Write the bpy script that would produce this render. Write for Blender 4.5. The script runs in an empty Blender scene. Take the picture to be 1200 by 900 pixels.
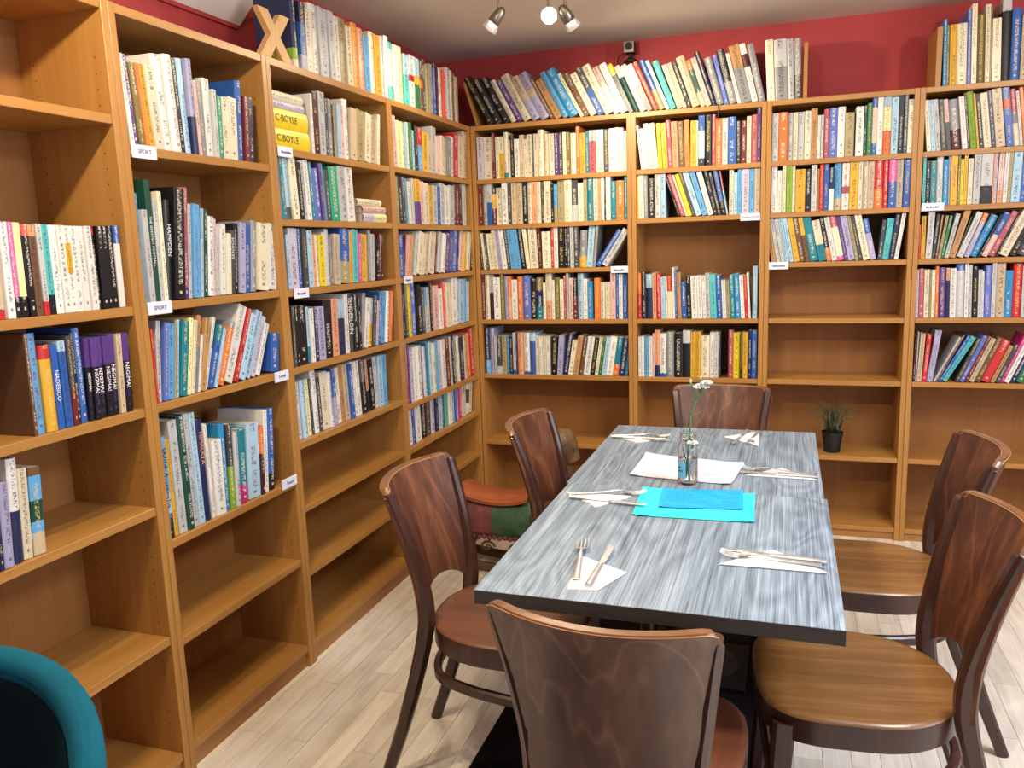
import bpy, math, random
from math import radians as R, sin, cos, pi, tan
from mathutils import Vector, Matrix

random.seed(7)
C = bpy.context.scene.collection
SC = bpy.context.scene

# ------------------------------------------------------------------ camera, world, light, exposure
cam_d = bpy.data.cameras.new('camera')
cam = bpy.data.objects.new('camera', cam_d)
C.objects.link(cam)
cam_d.sensor_fit = 'HORIZONTAL'
cam_d.sensor_width = 36.0
cam_d.lens = 36.0 * 947.2 / 1200.0
cam_d.clip_start = 0.05
_yaw, _pit, _rol = R(18.909), R(9.622), R(-1.958)
_f = Vector((-sin(_yaw) * cos(_pit), cos(_yaw) * cos(_pit), -sin(_pit)))
_r = Vector((cos(_yaw), sin(_yaw), 0))
_u = _r.cross(_f)
_r2 = cos(_rol) * _r + sin(_rol) * _u
_u2 = -sin(_rol) * _r + cos(_rol) * _u
_m = Matrix((_r2, _u2, -_f)).transposed().to_4x4()
_m.translation = Vector((1.5366, -3.9653, 1.4125))
cam.matrix_world = _m
SC.camera = cam

world = bpy.data.worlds.new('world')
SC.world = world
world.use_nodes = True
world.node_tree.nodes['Background'].inputs[0].default_value = (0.62, 0.74, 0.95, 1)
world.node_tree.nodes['Background'].inputs[1].default_value = 1.0


def area(name, loc, rot, sx, sy, power, col):
    d = bpy.data.lights.new(name, 'AREA')
    d.shape = 'RECTANGLE'
    d.size = sx
    d.size_y = sy
    d.energy = power
    d.color = col
    o = bpy.data.objects.new(name, d)
    o.location = loc
    o.rotation_euler = rot
    C.objects.link(o)
    return o


WARM = (1.0, 0.85, 0.60)
COOL = (0.83, 0.91, 1.0)
# daylight through the two windows of the room (right wall, rear wall)
area('window_daylight_right', (4.05, -2.6, 1.55), (0, R(90), 0), 1.3, 1.9, 40, COOL)
area('window_daylight_rear', (1.9, -6.15, 1.6), (R(90), 0, 0), 2.4, 1.3, 8, COOL)

SC.view_settings.view_transform = 'Standard'
SC.view_settings.look = 'None'
SC.view_settings.gamma = 1.0
SC.view_settings.exposure = 0.24
SC.view_settings.use_curve_mapping = False


# ------------------------------------------------------------------ helpers
def lin(h):
    h = h.lstrip('#')
    o = []
    for i in (0, 2, 4):
        c = int(h[i:i + 2], 16) / 255
        o.append(c / 12.92 if c <= 0.04045 else ((c + 0.055) / 1.055) ** 2.4)
    return (o[0], o[1], o[2], 1.0)


class MB:
    """collects geometry and links it as one mesh object"""

    def __init__(s):
        s.v = []
        s.f = []

    def add(s, vs, fs):
        n = len(s.v)
        s.v += [tuple(p) for p in vs]
        s.f += [tuple(i + n for i in f) for f in fs]

    def box(s, x0, x1, y0, y1, z0, z1):
        s.add([(x0, y0, z0), (x1, y0, z0), (x1, y1, z0), (x0, y1, z0), (x0, y0, z1), (x1, y0, z1), (x1, y1, z1), (x0, y1, z1)],
              [(3, 2, 1, 0), (4, 5, 6, 7), (0, 1, 5, 4), (1, 2, 6, 5), (2, 3, 7, 6), (3, 0, 4, 7)])

    def prism(s, poly, z0, z1):
        n = len(poly)
        s.add([(p[0], p[1], z0) for p in poly] + [(p[0], p[1], z1) for p in poly],
              [tuple(range(n))[::-1], tuple(range(n, 2 * n))] + [(i, (i + 1) % n, n + (i + 1) % n, n + i) for i in range(n)])

    def sweep(s, path, sec, up=(0, 0, 1), cap=True, closed=False):
        """sec: list of 2D points, or function(t)->list; path list of 3D"""
        P = [Vector(p) for p in path]
        n = len(P)
        up = Vector(up)
        vs = []
        m = None
        for i, p in enumerate(P):
            if closed:
                d = P[(i + 1) % n] - P[i - 1]
            else:
                d = P[min(i + 1, n - 1)] - P[max(i - 1, 0)]
            d.normalize()
            a = up.cross(d)
            if a.length < 1e-4:
                a = Vector((1, 0, 0)).cross(d)
            a.normalize()
            b = d.cross(a)
            q = sec(i / max(1, n - 1)) if callable(sec) else sec
            m = len(q)
            vs += [p + a * x + b * y for x, y in q]
        fs = []
        for i in range(n if closed else n - 1):
            j = (i + 1) % n
            for k in range(m):
                fs.append((i * m + k, i * m + (k + 1) % m, j * m + (k + 1) % m, j * m + k))
        if cap and not closed:
            fs.append(tuple(range(m))[::-1])
            fs.append(tuple((n - 1) * m + k for k in range(m)))
        s.add(vs, fs)

    def lathe(s, prof, n=20, c=(0, 0, 0)):
        vs = []
        for r, z in prof:
            for k in range(n):
                a = 2 * pi * k / n
                vs.append((c[0] + r * cos(a), c[1] + r * sin(a), c[2] + z))
        fs = []
        for i in range(len(prof) - 1):
            for k in range(n):
                fs.append((i * n + k, i * n + (k + 1) % n, (i + 1) * n + (k + 1) % n, (i + 1) * n + k))
        s.add(vs, fs)

    def grid(s, fn, nu, nv):
        vs = [fn(i / nu, j / nv) for j in range(nv + 1) for i in range(nu + 1)]
        fs = [(j * (nu + 1) + i, j * (nu + 1) + i + 1, (j + 1) * (nu + 1) + i + 1, (j + 1) * (nu + 1) + i) for j in range(nv) for i in range(nu)]
        s.add(vs, fs)

    def ball(s, c, rx, ry, rz, n=12, m=8):
        prof = [(max(1e-4, sin(pi * i / m)), -cos(pi * i / m)) for i in range(m + 1)]
        vs = []
        for r, z in prof:
            for k in range(n):
                a = 2 * pi * k / n
                vs.append((c[0] + rx * r * cos(a), c[1] + ry * r * sin(a), c[2] + rz * z))
        fs = [(i * n + k, i * n + (k + 1) % n, (i + 1) * n + (k + 1) % n, (i + 1) * n + k) for i in range(m) for k in range(n)]
        s.add(vs, fs)

    def mesh(s, name, smooth=None):
        me = bpy.data.meshes.new(name)
        me.from_pydata(s.v, [], s.f)
        me.validate()
        if smooth is not None:
            me.polygons.foreach_set('use_smooth', [True] * len(me.polygons))
            me.set_sharp_from_angle(angle=R(smooth))
        me.update()
        return me

    def build(s, name, mat, parent=None, smooth=None, bevel=0.0, seg=2):
        me = s.mesh(name, smooth)
        if mat:
            me.materials.append(mat)
        return link(name, me, parent, bevel, seg)


def link(name, me, parent=None, bevel=0.0, seg=2):
    o = bpy.data.objects.new(name, me)
    C.objects.link(o)
    if parent:
        o.parent = parent
    if bevel:
        b = o.modifiers.new('bevel', 'BEVEL')
        b.width = bevel
        b.segments = seg
        b.limit_method = 'ANGLE'
        b.angle_limit = R(40)
    return o


def thing(name, label, cat, loc=(0, 0, 0), rz=0.0, group=None, rot=None):
    o = bpy.data.objects.new(name, None)
    o.empty_display_size = 0.05
    C.objects.link(o)
    o.location = loc
    o.rotation_euler = rot if rot else (0, 0, rz)
    return tag(o, label, cat, group)


def tag(o, label, cat, group=None):
    o['label'] = label
    o['category'] = cat
    if group:
        o['group'] = group
    return o


def struct(o):
    o['kind'] = 'structure'
    return o


def rrect(w, h, r=0.25):
    """8 point chamfered rectangle section"""
    c = min(w, h) * r
    a, b = w / 2, h / 2
    return [(-a + c, -b), (a - c, -b), (a, -b + c), (a, b - c), (a - c, b), (-a + c, b), (-a, b - c), (-a, -b + c)]


def circ(r, n=10):
    return [(r * cos(2 * pi * k / n), r * sin(2 * pi * k / n)) for k in range(n)]


def spline(pts, n):
    """Catmull-Rom through pts"""
    P = [Vector(p) for p in pts]
    P = [P[0] * 2 - P[1]] + P + [P[-1] * 2 - P[-2]]
    out = []
    m = len(P) - 3
    for i in range(m):
        for k in range(n):
            t = k / n
            a, b, c, d = P[i:i + 4]
            out.append(0.5 * ((2 * b) + (c - a) * t + (2 * a - 5 * b + 4 * c - d) * t * t + (-a + 3 * b - 3 * c + d) * t ** 3))
    out.append(P[-2])
    return out


def copy_tree(o, parent=None):
    c = o.copy()
    C.objects.link(c)
    if parent:
        c.parent = parent
    for ch in list(o.children):
        copy_tree(ch, c)
    return c


def text_mesh(name, body, size, mat, parent, extrude=0.0003, align='CENTER'):
    cu = bpy.data.curves.new('lettering_curve', 'FONT')
    cu.body = body
    cu.size = size
    cu.align_x = align
    cu.align_y = 'CENTER'
    cu.extrude = extrude
    cu.resolution_u = 2
    t = bpy.data.objects.new('tmp', cu)
    C.objects.link(t)
    dg = bpy.context.evaluated_depsgraph_get()
    me = bpy.data.meshes.new_from_object(t.evaluated_get(dg))
    bpy.data.objects.remove(t)
    bpy.data.curves.remove(cu)
    me.materials.clear()
    me.materials.append(mat)
    me.name = name
    return link(name, me, parent)


# ------------------------------------------------------------------ materials
class NT:
    def __init__(s, name):
        s.m = bpy.data.materials.new(name)
        s.m.use_nodes = True
        s.t = s.m.node_tree
        s.p = s.t.nodes['Principled BSDF']

    def n(s, kind, **kw):
        nd = s.t.nodes.new(kind)
        for k, v in kw.items():
            setattr(nd, k, v)
        return nd

    def l(s, a, b):
        s.t.links.new(a, b)

    def math(s, op, a, b=None, clamp=False):
        nd = s.n('ShaderNodeMath', operation=op, use_clamp=clamp)
        for i, x in enumerate((a, b)):
            if x is None:
                continue
            if isinstance(x, (int, float)):
                nd.inputs[i].default_value = x
            else:
                s.l(x, nd.inputs[i])
        return nd.outputs[0]

    def noise(s, vec, scale, detail=4, rough=0.55, dist=0.0):
        nd = s.n('ShaderNodeTexNoise')
        nd.inputs['Scale'].default_value = scale
        nd.inputs['Detail'].default_value = detail
        nd.inputs['Roughness'].default_value = rough
        nd.inputs['Distortion'].default_value = dist
        if vec:
            s.l(vec, nd.inputs['Vector'])
        return nd.outputs['Fac']

    def mapping(s, vec, scale, loc=(0, 0, 0)):
        nd = s.n('ShaderNodeMapping')
        nd.inputs['Scale'].default_value = scale
        nd.inputs['Location'].default_value = loc
        s.l(vec, nd.inputs['Vector'])
        return nd.outputs[0]

    def ramp(s, fac, stops):
        nd = s.n('ShaderNodeValToRGB')
        e = nd.color_ramp.elements
        while len(e) < len(stops):
            e.new(0.5)
        for i, (p, c) in enumerate(stops):
            e[i].position = p
            e[i].color = c
        s.l(fac, nd.inputs[0])
        return nd.outputs[0]

    def mix(s, fac, a, b, blend='MIX'):
        nd = s.n('ShaderNodeMix', data_type='RGBA', blend_type=blend)
        for i, x in ((0, fac), (6, a), (7, b)):
            if isinstance(x, (int, float)):
                nd.inputs[i].default_value = x
            elif isinstance(x, tuple):
                nd.inputs[i].default_value = x
            else:
                s.l(x, nd.inputs[i])
        return nd.outputs[2]

    def bump(s, h, strength, dist=0.002):
        nd = s.n('ShaderNodeBump')
        nd.inputs['Strength'].default_value = strength
        nd.inputs['Distance'].default_value = dist
        s.l(h, nd.inputs['Height'])
        s.l(nd.outputs[0], s.p.inputs['Normal'])

    def base(s, c):
        if isinstance(c, tuple):
            s.p.inputs['Base Color'].default_value = c
        else:
            s.l(c, s.p.inputs['Base Color'])

    def set(s, rough=0.5, metal=0.0, spec=None, coat=None):
        s.p.inputs['Roughness'].default_value = rough
        s.p.inputs['Metallic'].default_value = metal
        if spec is not None:
            s.p.inputs['Specular IOR Level'].default_value = spec
        if coat is not None:
            s.p.inputs['Coat Weight'].default_value = coat
            s.p.inputs['Coat Roughness'].default_value = 0.18


def plain(name, hexc, rough=0.5, metal=0.0, var=0.06, scale=30, spec=None):
    t = NT(name)
    co = t.n('ShaderNodeTexCoord').outputs['Object']
    f = t.noise(co, scale, 3)
    c = lin(hexc)
    a = tuple(max(0, x * (1 - var * 2)) for x in c[:3]) + (1,)
    b = tuple(min(1, x * (1 + var * 2)) for x in c[:3]) + (1,)
    t.base(t.ramp(f, [(0.3, a), (0.7, b)]))
    t.set(rough, metal, spec)
    return t.m


def wood(name, dark, mid, light, axis='Z', rough=0.4, freq=38, stretch=0.06, coat=None, rnd=0.0, bump=0.05, spec=None, rings=0):
    """straight grained veneer along one object axis"""
    t = NT(name)
    co = t.n('ShaderNodeTexCoord').outputs['Object']
    if rnd:
        oi = t.n('ShaderNodeObjectInfo').outputs['Random']
        add = t.n('ShaderNodeVectorMath', operation='ADD')
        sc = t.n('ShaderNodeCombineXYZ')
        k = t.math('MULTIPLY', oi, 37.0)
        for i in range(3):
            t.l(k, sc.inputs[i])
        t.l(co, add.inputs[0])
        t.l(sc.outputs[0], add.inputs[1])
        co = add.outputs[0]
    sc = {'X': (stretch, 1, 1), 'Y': (1, stretch, 1), 'Z': (1, 1, stretch)}[axis]
    v = t.mapping(co, sc)
    f1 = t.noise(v, freq, 5, 0.6, 0.6)
    f2 = t.noise(v, freq * 4.2, 3, 0.6)
    f3 = t.noise(t.mapping(co, tuple(x * 1.0 for x in sc)), freq * 0.22, 3, 0.5, 1.6)
    f = t.math('ADD', t.math('MULTIPLY', f1, 0.45), t.math('ADD', t.math('MULTIPLY', f2, 0.2), t.math('MULTIPLY', f3, 0.35)))
    c = t.ramp(f, [(0.36, lin(dark)), (0.5, lin(mid)), (0.64, lin(light))])
    if rnd:
        h = t.n('ShaderNodeHueSaturation')
        t.l(c, h.inputs['Color'])
        t.l(t.math('ADD', t.math('MULTIPLY', t.n('ShaderNodeObjectInfo').outputs['Random'], rnd), 1 - rnd / 2), h.inputs['Value'])
        c = h.outputs[0]
    if rings:
        fr = t.math('FRACT', t.math('MULTIPLY', t.noise(t.mapping(co, tuple(x * 4.2 for x in sc)), 1.0, 2, 0.5, 0.8), rings))
        ln = t.math('POWER', t.math('ABSOLUTE', t.math('SUBTRACT', t.math('MULTIPLY', fr, 2.0), 1.0)), 7.0)
        c = t.mix(t.math('MULTIPLY', ln, 0.45), c, lin(light), 'SCREEN')
    t.base(c)
    t.set(rough, 0, spec, coat)
    t.bump(f2, bump)
    return t.m


M = {}
M['beech'] = wood('beech_veneer', '9e6c32', 'ab793c', 'b68547', 'Z', 0.42, 22, 0.05, bump=0.03)
M['beech_h'] = wood('beech_veneer_shelf', '9e6c32', 'ab793c', 'b68547', 'X', 0.40, 22, 0.05, bump=0.03)
M['beech_back'] = wood('beech_back_board', '8c5a26', '96632c', '9f6b32', 'Z', 0.6, 16, 0.05, bump=0.02)
M['plinth'] = wood('beech_plinth', '9a6a36', 'a5743d', 'ae7c44', 'X', 0.5, 22, 0.05, bump=0.03)
M['hole'] = plain('peg_hole', '3c2612', 0.8)
M['tagpaper'] = plain('tag_paper', 'dfe2ee', 0.6, var=0.02)
M['taginkb'] = plain('tag_ink_blue', '47507a', 0.6)
M['ink'] = plain('black_ink', '1c1c20', 0.6)
M['whiteink'] = plain('white_ink', 'eceae4', 0.6, var=0.01)
M['redwall'] = plain('red_wall_paint', 'a83a3e', 0.75, var=0.05, scale=3)
M['white'] = plain('white_paint', 'd6d0c8', 0.8, var=0.02, scale=2)
M['ceiling'] = plain('ceiling_paint', 'd9cfc2', 0.85, var=0.02, scale=2)
M['soffit'] = plain('soffit_paint', 'e4dfda', 0.8, var=0.02, scale=2)
M['chair_dark'] = wood('stained_frame_wood', '2e1812', '3b2018', '4a2a1e', 'Z', 0.36, 30, 0.06, coat=0.25, bump=0.04)
M['chair_panel'] = wood('stained_panel_veneer', '40211a', '54301f', '7a4a30', 'Z', 0.5, 17, 0.12, coat=0.04, rnd=0.2, bump=0.05, spec=0.4, rings=8)
M['chair_panel_grey'] = wood('grey_panel_veneer', '57443a', '6a5547', '8a6c54', 'Z', 0.45, 11, 0.22, coat=0.15, rnd=0.1, bump=0.05, rings=9)  # greyer brown than the other chair backs
M['seat_red'] = wood('red_brown_seat_veneer', '5e3524', '70422e', '825238', 'Y', 0.42, 14, 0.12, coat=0.15, bump=0.05)
M['seat_gold'] = wood('golden_seat_veneer', '63401c', '7c5228', '9c6e3c', 'Y', 0.36, 26, 0.06, coat=0.25, bump=0.05)
M['ply'] = wood('bare_ply_edge', '9c6a3c', 'b58350', 'c89a68', 'X', 0.4, 30, 0.1, bump=0.04)
M['top_edge'] = wood('stained_top_edge', '4e2e1a', '6a4226', '865830', 'X', 0.3, 16, 0.2, coat=0.35, bump=0.05)
M['rubber'] = plain('black_plastic', '17171a', 0.5)
M['iron'] = plain('black_iron', '141416', 0.45, 0.3)
M['chrome'] = plain('brushed_steel', 'dfe3ea', 0.34, 0.9, 0.04)
M['nickel'] = plain('brushed_nickel', '9a938a', 0.32, 1.0, 0.06, 60)
M['napkin'] = plain('napkin_paper', 'e6e3de', 0.9, var=0.02)
M['teal_paper'] = None
M['pot'] = plain('black_pot', '121214', 0.55)
M['soil'] = plain('dark_soil', '1c140e', 0.95, var=0.3, scale=90)
M['leafgrass'] = plain('grass_blade', '31452c', 0.55, var=0.35, scale=14)
M['stem'] = plain('green_stem', '4e7a50', 0.5, var=0.15)
M['petal'] = plain('white_petal', 'eef0ec', 0.6, var=0.03)
M['letterwood'] = wood('pale_letter_wood', 'c0935a', 'cfa266', 'dab078', 'Z', 0.5, 24, 0.08)


def tabletop_mat():
    t = NT('grey_washed_oak_laminate')
    co = t.n('ShaderNodeTexCoord').outputs['Object']
    oi = t.n('ShaderNodeObjectInfo').outputs['Random']
    add = t.n('ShaderNodeVectorMath', operation='ADD')
    cx = t.n('ShaderNodeCombineXYZ')
    t.l(t.math('MULTIPLY', oi, 11.0), cx.inputs[0])
    t.l(t.math('MULTIPLY', oi, 7.0), cx.inputs[1])
    t.l(co, add.inputs[0])
    t.l(cx.outputs[0], add.inputs[1])
    co = add.outputs[0]
    # cathedral grain: rings of a distorted stretched field
    big = t.noise(t.mapping(co, (5.0, 1.1, 1)), 1.0, 2, 0.5, 0.4)
    rings = t.math('FRACT', t.math('MULTIPLY', big, 17.0))
    tri = t.math('ABSOLUTE', t.math('SUBTRACT', rings, 0.5))
    fine = t.noise(t.mapping(co, (240, 2.2, 1)), 1.0, 5, 0.68, 1.0)
    mid = t.noise(t.mapping(co, (46, 1.2, 1)), 1.0, 4, 0.6, 1.2)
    f = t.math('ADD', t.math('MULTIPLY', tri, 0.16), t.math('ADD', t.math('MULTIPLY', fine, 0.75), t.math('MULTIPLY', mid, 0.3)))
    c = t.ramp(f, [(0.36, lin('38424d')), (0.47, lin('5c6977')), (0.58, lin('7c8b9b')), (0.72, lin('a3b1bf'))])
    t.base(c)
    t.set(0.42, 0, 0.5)
    t.bump(fine, 0.10, 0.001)
    return t.m


def floor_mat():
    t = NT('pale_laminate_plank')
    co = t.n('ShaderNodeTexCoord').outputs['Object']
    oi = t.n('ShaderNodeObjectInfo').outputs['Random']
    add = t.n('ShaderNodeVectorMath', operation='ADD')
    cx = t.n('ShaderNodeCombineXYZ')
    for i in range(3):
        t.l(t.math('MULTIPLY', oi, 23.0 + 5 * i), cx.inputs[i])
    t.l(co, add.inputs[0])
    t.l(cx.outputs[0], add.inputs[1])
    v = add.outputs[0]
    f = t.math('ADD', t.math('MULTIPLY', t.noise(t.mapping(v, (40, 3, 1)), 1.0, 5, 0.6, 0.8), 0.7), t.math('MULTIPLY', t.noise(v, 6, 2), 0.3))
    c = t.ramp(f, [(0.32, lin('c0b3a4')), (0.5, lin('d8cdbf')), (0.68, lin('e6ded3'))])
    h = t.n('ShaderNodeHueSaturation')
    t.l(c, h.inputs['Color'])
    t.l(t.math('ADD', t.math('MULTIPLY', oi, 0.22), 0.88), h.inputs['Value'])
    t.base(h.outputs[0])
    t.set(0.36, 0, 0.5)
    return t.m


def rug_mat():
    t = NT('black_rug_pile')
    co = t.n('ShaderNodeTexCoord').outputs['Object']
    f = t.noise(co, 260, 4, 0.8)
    t.base(t.ramp(f, [(0.4, lin('0b090a')), (0.62, lin('1d1718')), (0.75, lin('38292a'))]))
    t.set(0.95, 0, 0.1)
    t.bump(f, 0.8, 0.004)
    return t.m


def velvet(name, hexc):
    t = NT(name)
    co = t.n('ShaderNodeTexCoord').outputs['Object']
    f = t.noise(co, 22, 4, 0.6)
    c = lin(hexc)
    t.base(t.ramp(f, [(0.3, tuple(x * 0.8 for x in c[:3]) + (1,)), (0.7, c)]))
    t.set(0.85, 0, 0.2)
    t.p.inputs['Sheen Weight'].default_value = 0.25
    t.p.inputs['Sheen Roughness'].default_value = 0.4
    t.p.inputs['Sheen Tint'].default_value = lin('3aa0b0')
    return t.m


def paper_print(name, paper, ink, rows, x0, x1, seed=0.0, dens=0.5, amt=0.8):
    """flat printed matter: lines of tiny type across a sheet (local metres)"""
    t = NT(name)
    co = t.n('ShaderNodeTexCoord').outputs['Object']
    sp = t.n('ShaderNodeSeparateXYZ')
    t.l(co, sp.inputs[0])
    rowf = t.math('FRACT', t.math('MULTIPLY', sp.outputs[1], rows))
    line = t.math('LESS_THAN', rowf, 0.42)
    g = t.noise(t.mapping(co, (420, rows * 1.0, 1), (seed, seed, 0)), 1.0, 2, 0.9)
    gl = t.math('GREATER_THAN', g, 0.5)
    blk = t.noise(t.mapping(co, (9, rows * 0.3, 1), (seed * 3, seed, 0)), 1.0, 1)
    bl = t.math('GREATER_THAN', blk, dens)
    inx = t.math('MULTIPLY', t.math('GREATER_THAN', sp.outputs[0], x0), t.math('LESS_THAN', sp.outputs[0], x1))
    m = t.math('MULTIPLY', t.math('MULTIPLY', line, gl), t.math('MULTIPLY', bl, inx))
    t.base(t.mix(t.math('MULTIPLY', m, amt), lin(paper), lin(ink)))
    t.set(0.7)
    return t.m


def book_mat():
    t = NT('printed_book_cover')
    col = t.n('ShaderNodeAttribute', attribute_name='Col')
    ink = t.n('ShaderNodeAttribute', attribute_name='Ink')
    uv = t.n('ShaderNodeUVMap', uv_map='UVMap').outputs[0]     # u 0..1 across the spine, v metres up it
    sp = t.n('ShaderNodeSeparateXYZ')
    t.l(uv, sp.inputs[0])
    u, v = sp.outputs[0], sp.outputs[1]
    rnd = ink.outputs['Alpha']
    off = t.n('ShaderNodeCombineXYZ')
    t.l(t.math('MULTIPLY', u, 4.0), off.inputs[0])
    t.l(t.math('MULTIPLY', v, 270.0), off.inputs[1])
    t.l(t.math('MULTIPLY', rnd, 91.0), off.inputs[2])
    g = t.noise(off.outputs[0], 1.0, 2, 0.75)
    glyph = t.math('GREATER_THAN', g, 0.515)
    # which stretches of the spine carry lettering
    o2 = t.n('ShaderNodeCombineXYZ')
    t.l(t.math('MULTIPLY', v, 13.0), o2.inputs[1])
    t.l(t.math('MULTIPLY', rnd, 57.0), o2.inputs[2])
    zone = t.math('GREATER_THAN', t.noise(o2.outputs[0], 1.0, 1), 0.43)
    zone = t.math('MULTIPLY', zone, t.math('GREATER_THAN', v, 0.032))
    wid = t.math('LESS_THAN', t.math('ABSOLUTE', t.math('SUBTRACT', u, 0.5)), 0.19)
    m = t.math('MULTIPLY', t.math('MULTIPLY', glyph, zone), wid)
    # publisher's mark near the foot
    foot = t.math('MULTIPLY', t.math('LESS_THAN', t.math('ABSOLUTE', t.math('SUBTRACT', v, 0.018)), 0.0035),
                  t.math('LESS_THAN', t.math('ABSOLUTE', t.math('SUBTRACT', u, 0.5)), 0.13))
    m = t.math('MAXIMUM', m, foot)
    m = t.math('MULTIPLY', m, t.math('GREATER_THAN', u, -0.5))
    wear = t.noise(t.n('ShaderNodeTexCoord').outputs['Object'], 45, 4, 0.7)
    c = t.mix(t.math('MULTIPLY', m, 0.72), col.outputs['Color'], ink.outputs['Color'])
    h = t.n('ShaderNodeHueSaturation')
    t.l(c, h.inputs['Color'])
    t.l(t.math('ADD', t.math('MULTIPLY', wear, 0.3), 0.82), h.inputs['Value'])
    t.base(h.outputs[0])
    t.set(0.38, 0, 0.45)
    return t.m


def pages_mat():
    t = NT('page_edges')
    co = t.n('ShaderNodeTexCoord').outputs['Object']
    f = t.noise(t.mapping(co, (900, 1, 1)), 1.0, 2)
    t.base(t.ramp(f, [(0.3, lin('b9ab90')), (0.7, lin('d8cdb4'))]))
    t.set(0.85)
    return t.m


M['table'] = tabletop_mat()
M['table_edge'] = wood('dark_table_edge', '2c2827', '3a3534', '4a4544', 'X', 0.45, 30, 0.06)
M['plank'] = floor_mat()
M['rug'] = rug_mat()
M['book'] = book_mat()
M['pages'] = pages_mat()
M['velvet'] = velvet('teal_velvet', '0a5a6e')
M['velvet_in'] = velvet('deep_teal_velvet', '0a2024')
M['gap'] = plain('floor_joint', '6a6058', 0.8)


def glass_mat(name, tint=(1, 1, 1, 1), ior=1.45):
    t = NT(name)
    t.base(tint)
    t.set(0.02)
    t.p.inputs['Transmission Weight'].default_value = 1.0
    t.p.inputs['IOR'].default_value = ior
    return t.m


M['glass'] = glass_mat('clear_glass')
M['frosted'] = glass_mat('frosted_glass', (0.95, 0.95, 0.97, 1))
M['frosted'].node_tree.nodes['Principled BSDF'].inputs['Roughness'].default_value = 0.45
M['frosted'].node_tree.nodes['Principled BSDF'].inputs['Transmission Weight'].default_value = 0.6
M['water'] = glass_mat('water', (0.93, 0.98, 0.97, 1), 1.33)


def emit(name, col, strength):
    t = NT(name)
    t.base((1, 1, 1, 1))
    t.p.inputs['Emission Color'].default_value = col
    t.p.inputs['Emission Strength'].default_value = strength
    return t.m


# ------------------------------------------------------------------ room shell
RX, RY0, H = 4.2, -6.3, 2.41          # right wall, rear wall, ceiling height
XL, YB = -0.292, 0.292                # left wall face, back wall face

b = MB(); b.box(XL - 0.1, RX + 0.1, RY0 - 0.1, YB + 0.1, -0.12, -0.004)
floor = struct(b.build('floor', M['gap']))

# planks: staggered strips along the left bookcases; those the photograph shows are single pieces
PW, PL = 0.075, 0.56
plank_me = {}
def plank_mesh(w, l):
    k = (round(w, 3), round(l, 3))
    if k not in plank_me:
        p = MB(); p.box(0, w - 0.0012, 0, l - 0.0012, -0.004, 0.0)
        me = p.mesh('plank'); me.materials.append(M['plank']); plank_me[k] = me
    return plank_me[k]
rest = MB()
i = 0
x = XL
while x < RX:
    y = RY0 + random.choice((0.0, 0.21, 0.41, 0.1, 0.31)) - 0.3
    while y < YB:
        l = min(PL, YB - y)
        y0 = max(y, RY0); l = l - (y0 - y)
        if l > 0.02:
            if -0.05 < x < 2.35 and -3.0 < y0 < -0.3 and l == PL:
                o = link('plank', plank_mesh(min(PW, RX - x), l), floor)
                o.location = (x, y0, 0)
            else:
                rest.box(x, min(x + PW, RX) - 0.0012, y0, y0 + l - 0.0012, -0.004, 0.0)
        y += PL
    x += PW
o = rest.build('planks', M['plank'], floor); o['kind'] = 'stuff'

b = MB(); b.box(XL - 0.1, RX + 0.1, RY0 - 0.1, YB + 0.1, H, H + 0.1); struct(b.build('ceiling', M['ceiling']))
b = MB(); b.box(XL - 0.1, RX + 0.1, YB, YB + 0.1, -0.1, H + 0.05); struct(b.build('wall_back', M['redwall']))
b = MB(); b.box(XL - 0.1, XL, RY0, YB, -0.1, H + 0.05); struct(b.build('wall_left', M['redwall']))
# right wall with a window opening
b = MB()
wy0, wy1, wz0, wz1 = -3.6, -1.6, 0.9, 2.2
b.box(RX, RX + 0.1, RY0, wy0, -0.1, H); b.box(RX, RX + 0.1, wy1, YB, -0.1, H)
b.box(RX, RX + 0.1, wy0, wy1, -0.1, wz0); b.box(RX, RX + 0.1, wy0, wy1, wz1, H)
struct(b.build('wall_right', M['redwall']))
b = MB()
rx0, rx1, rz0, rz1 = 0.6, 3.2, 0.9, 2.2
b.box(XL, rx0, RY0 - 0.1, RY0, -0.1, H); b.box(rx1, RX, RY0 - 0.1, RY0, -0.1, H)
b.box(rx0, rx1, RY0 - 0.1, RY0, -0.1, rz0); b.box(rx0, rx1, RY0 - 0.1, RY0, rz1, H)
struct(b.build('wall_rear', M['redwall']))
b = MB()
for a0, a1, c0, c1 in ((wy0, wy1, wz0, wz0 + 0.05), (wy0, wy1, wz1 - 0.05, wz1), (wy0, wy0 + 0.05, wz0, wz1), (wy1 - 0.05, wy1, wz0, wz1), (-2.63, -2.57, wz0, wz1)):
    b.box(RX + 0.02, RX + 0.07, a0, a1, c0, c1)
struct(b.build('window_1', M['white']))
b = MB()
for a0, a1, c0, c1 in ((rx0, rx1, rz0, rz0 + 0.05), (rx0, rx1, rz1 - 0.05, rz1), (rx0, rx0 + 0.05, rz0, rz1), (rx1 - 0.05, rx1, rz0, rz1), (1.87, 1.93, rz0, rz1)):
    b.box(a0, a1, RY0 - 0.07, RY0 - 0.02, c0, c1)
struct(b.build('window_2', M['white']))
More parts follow.
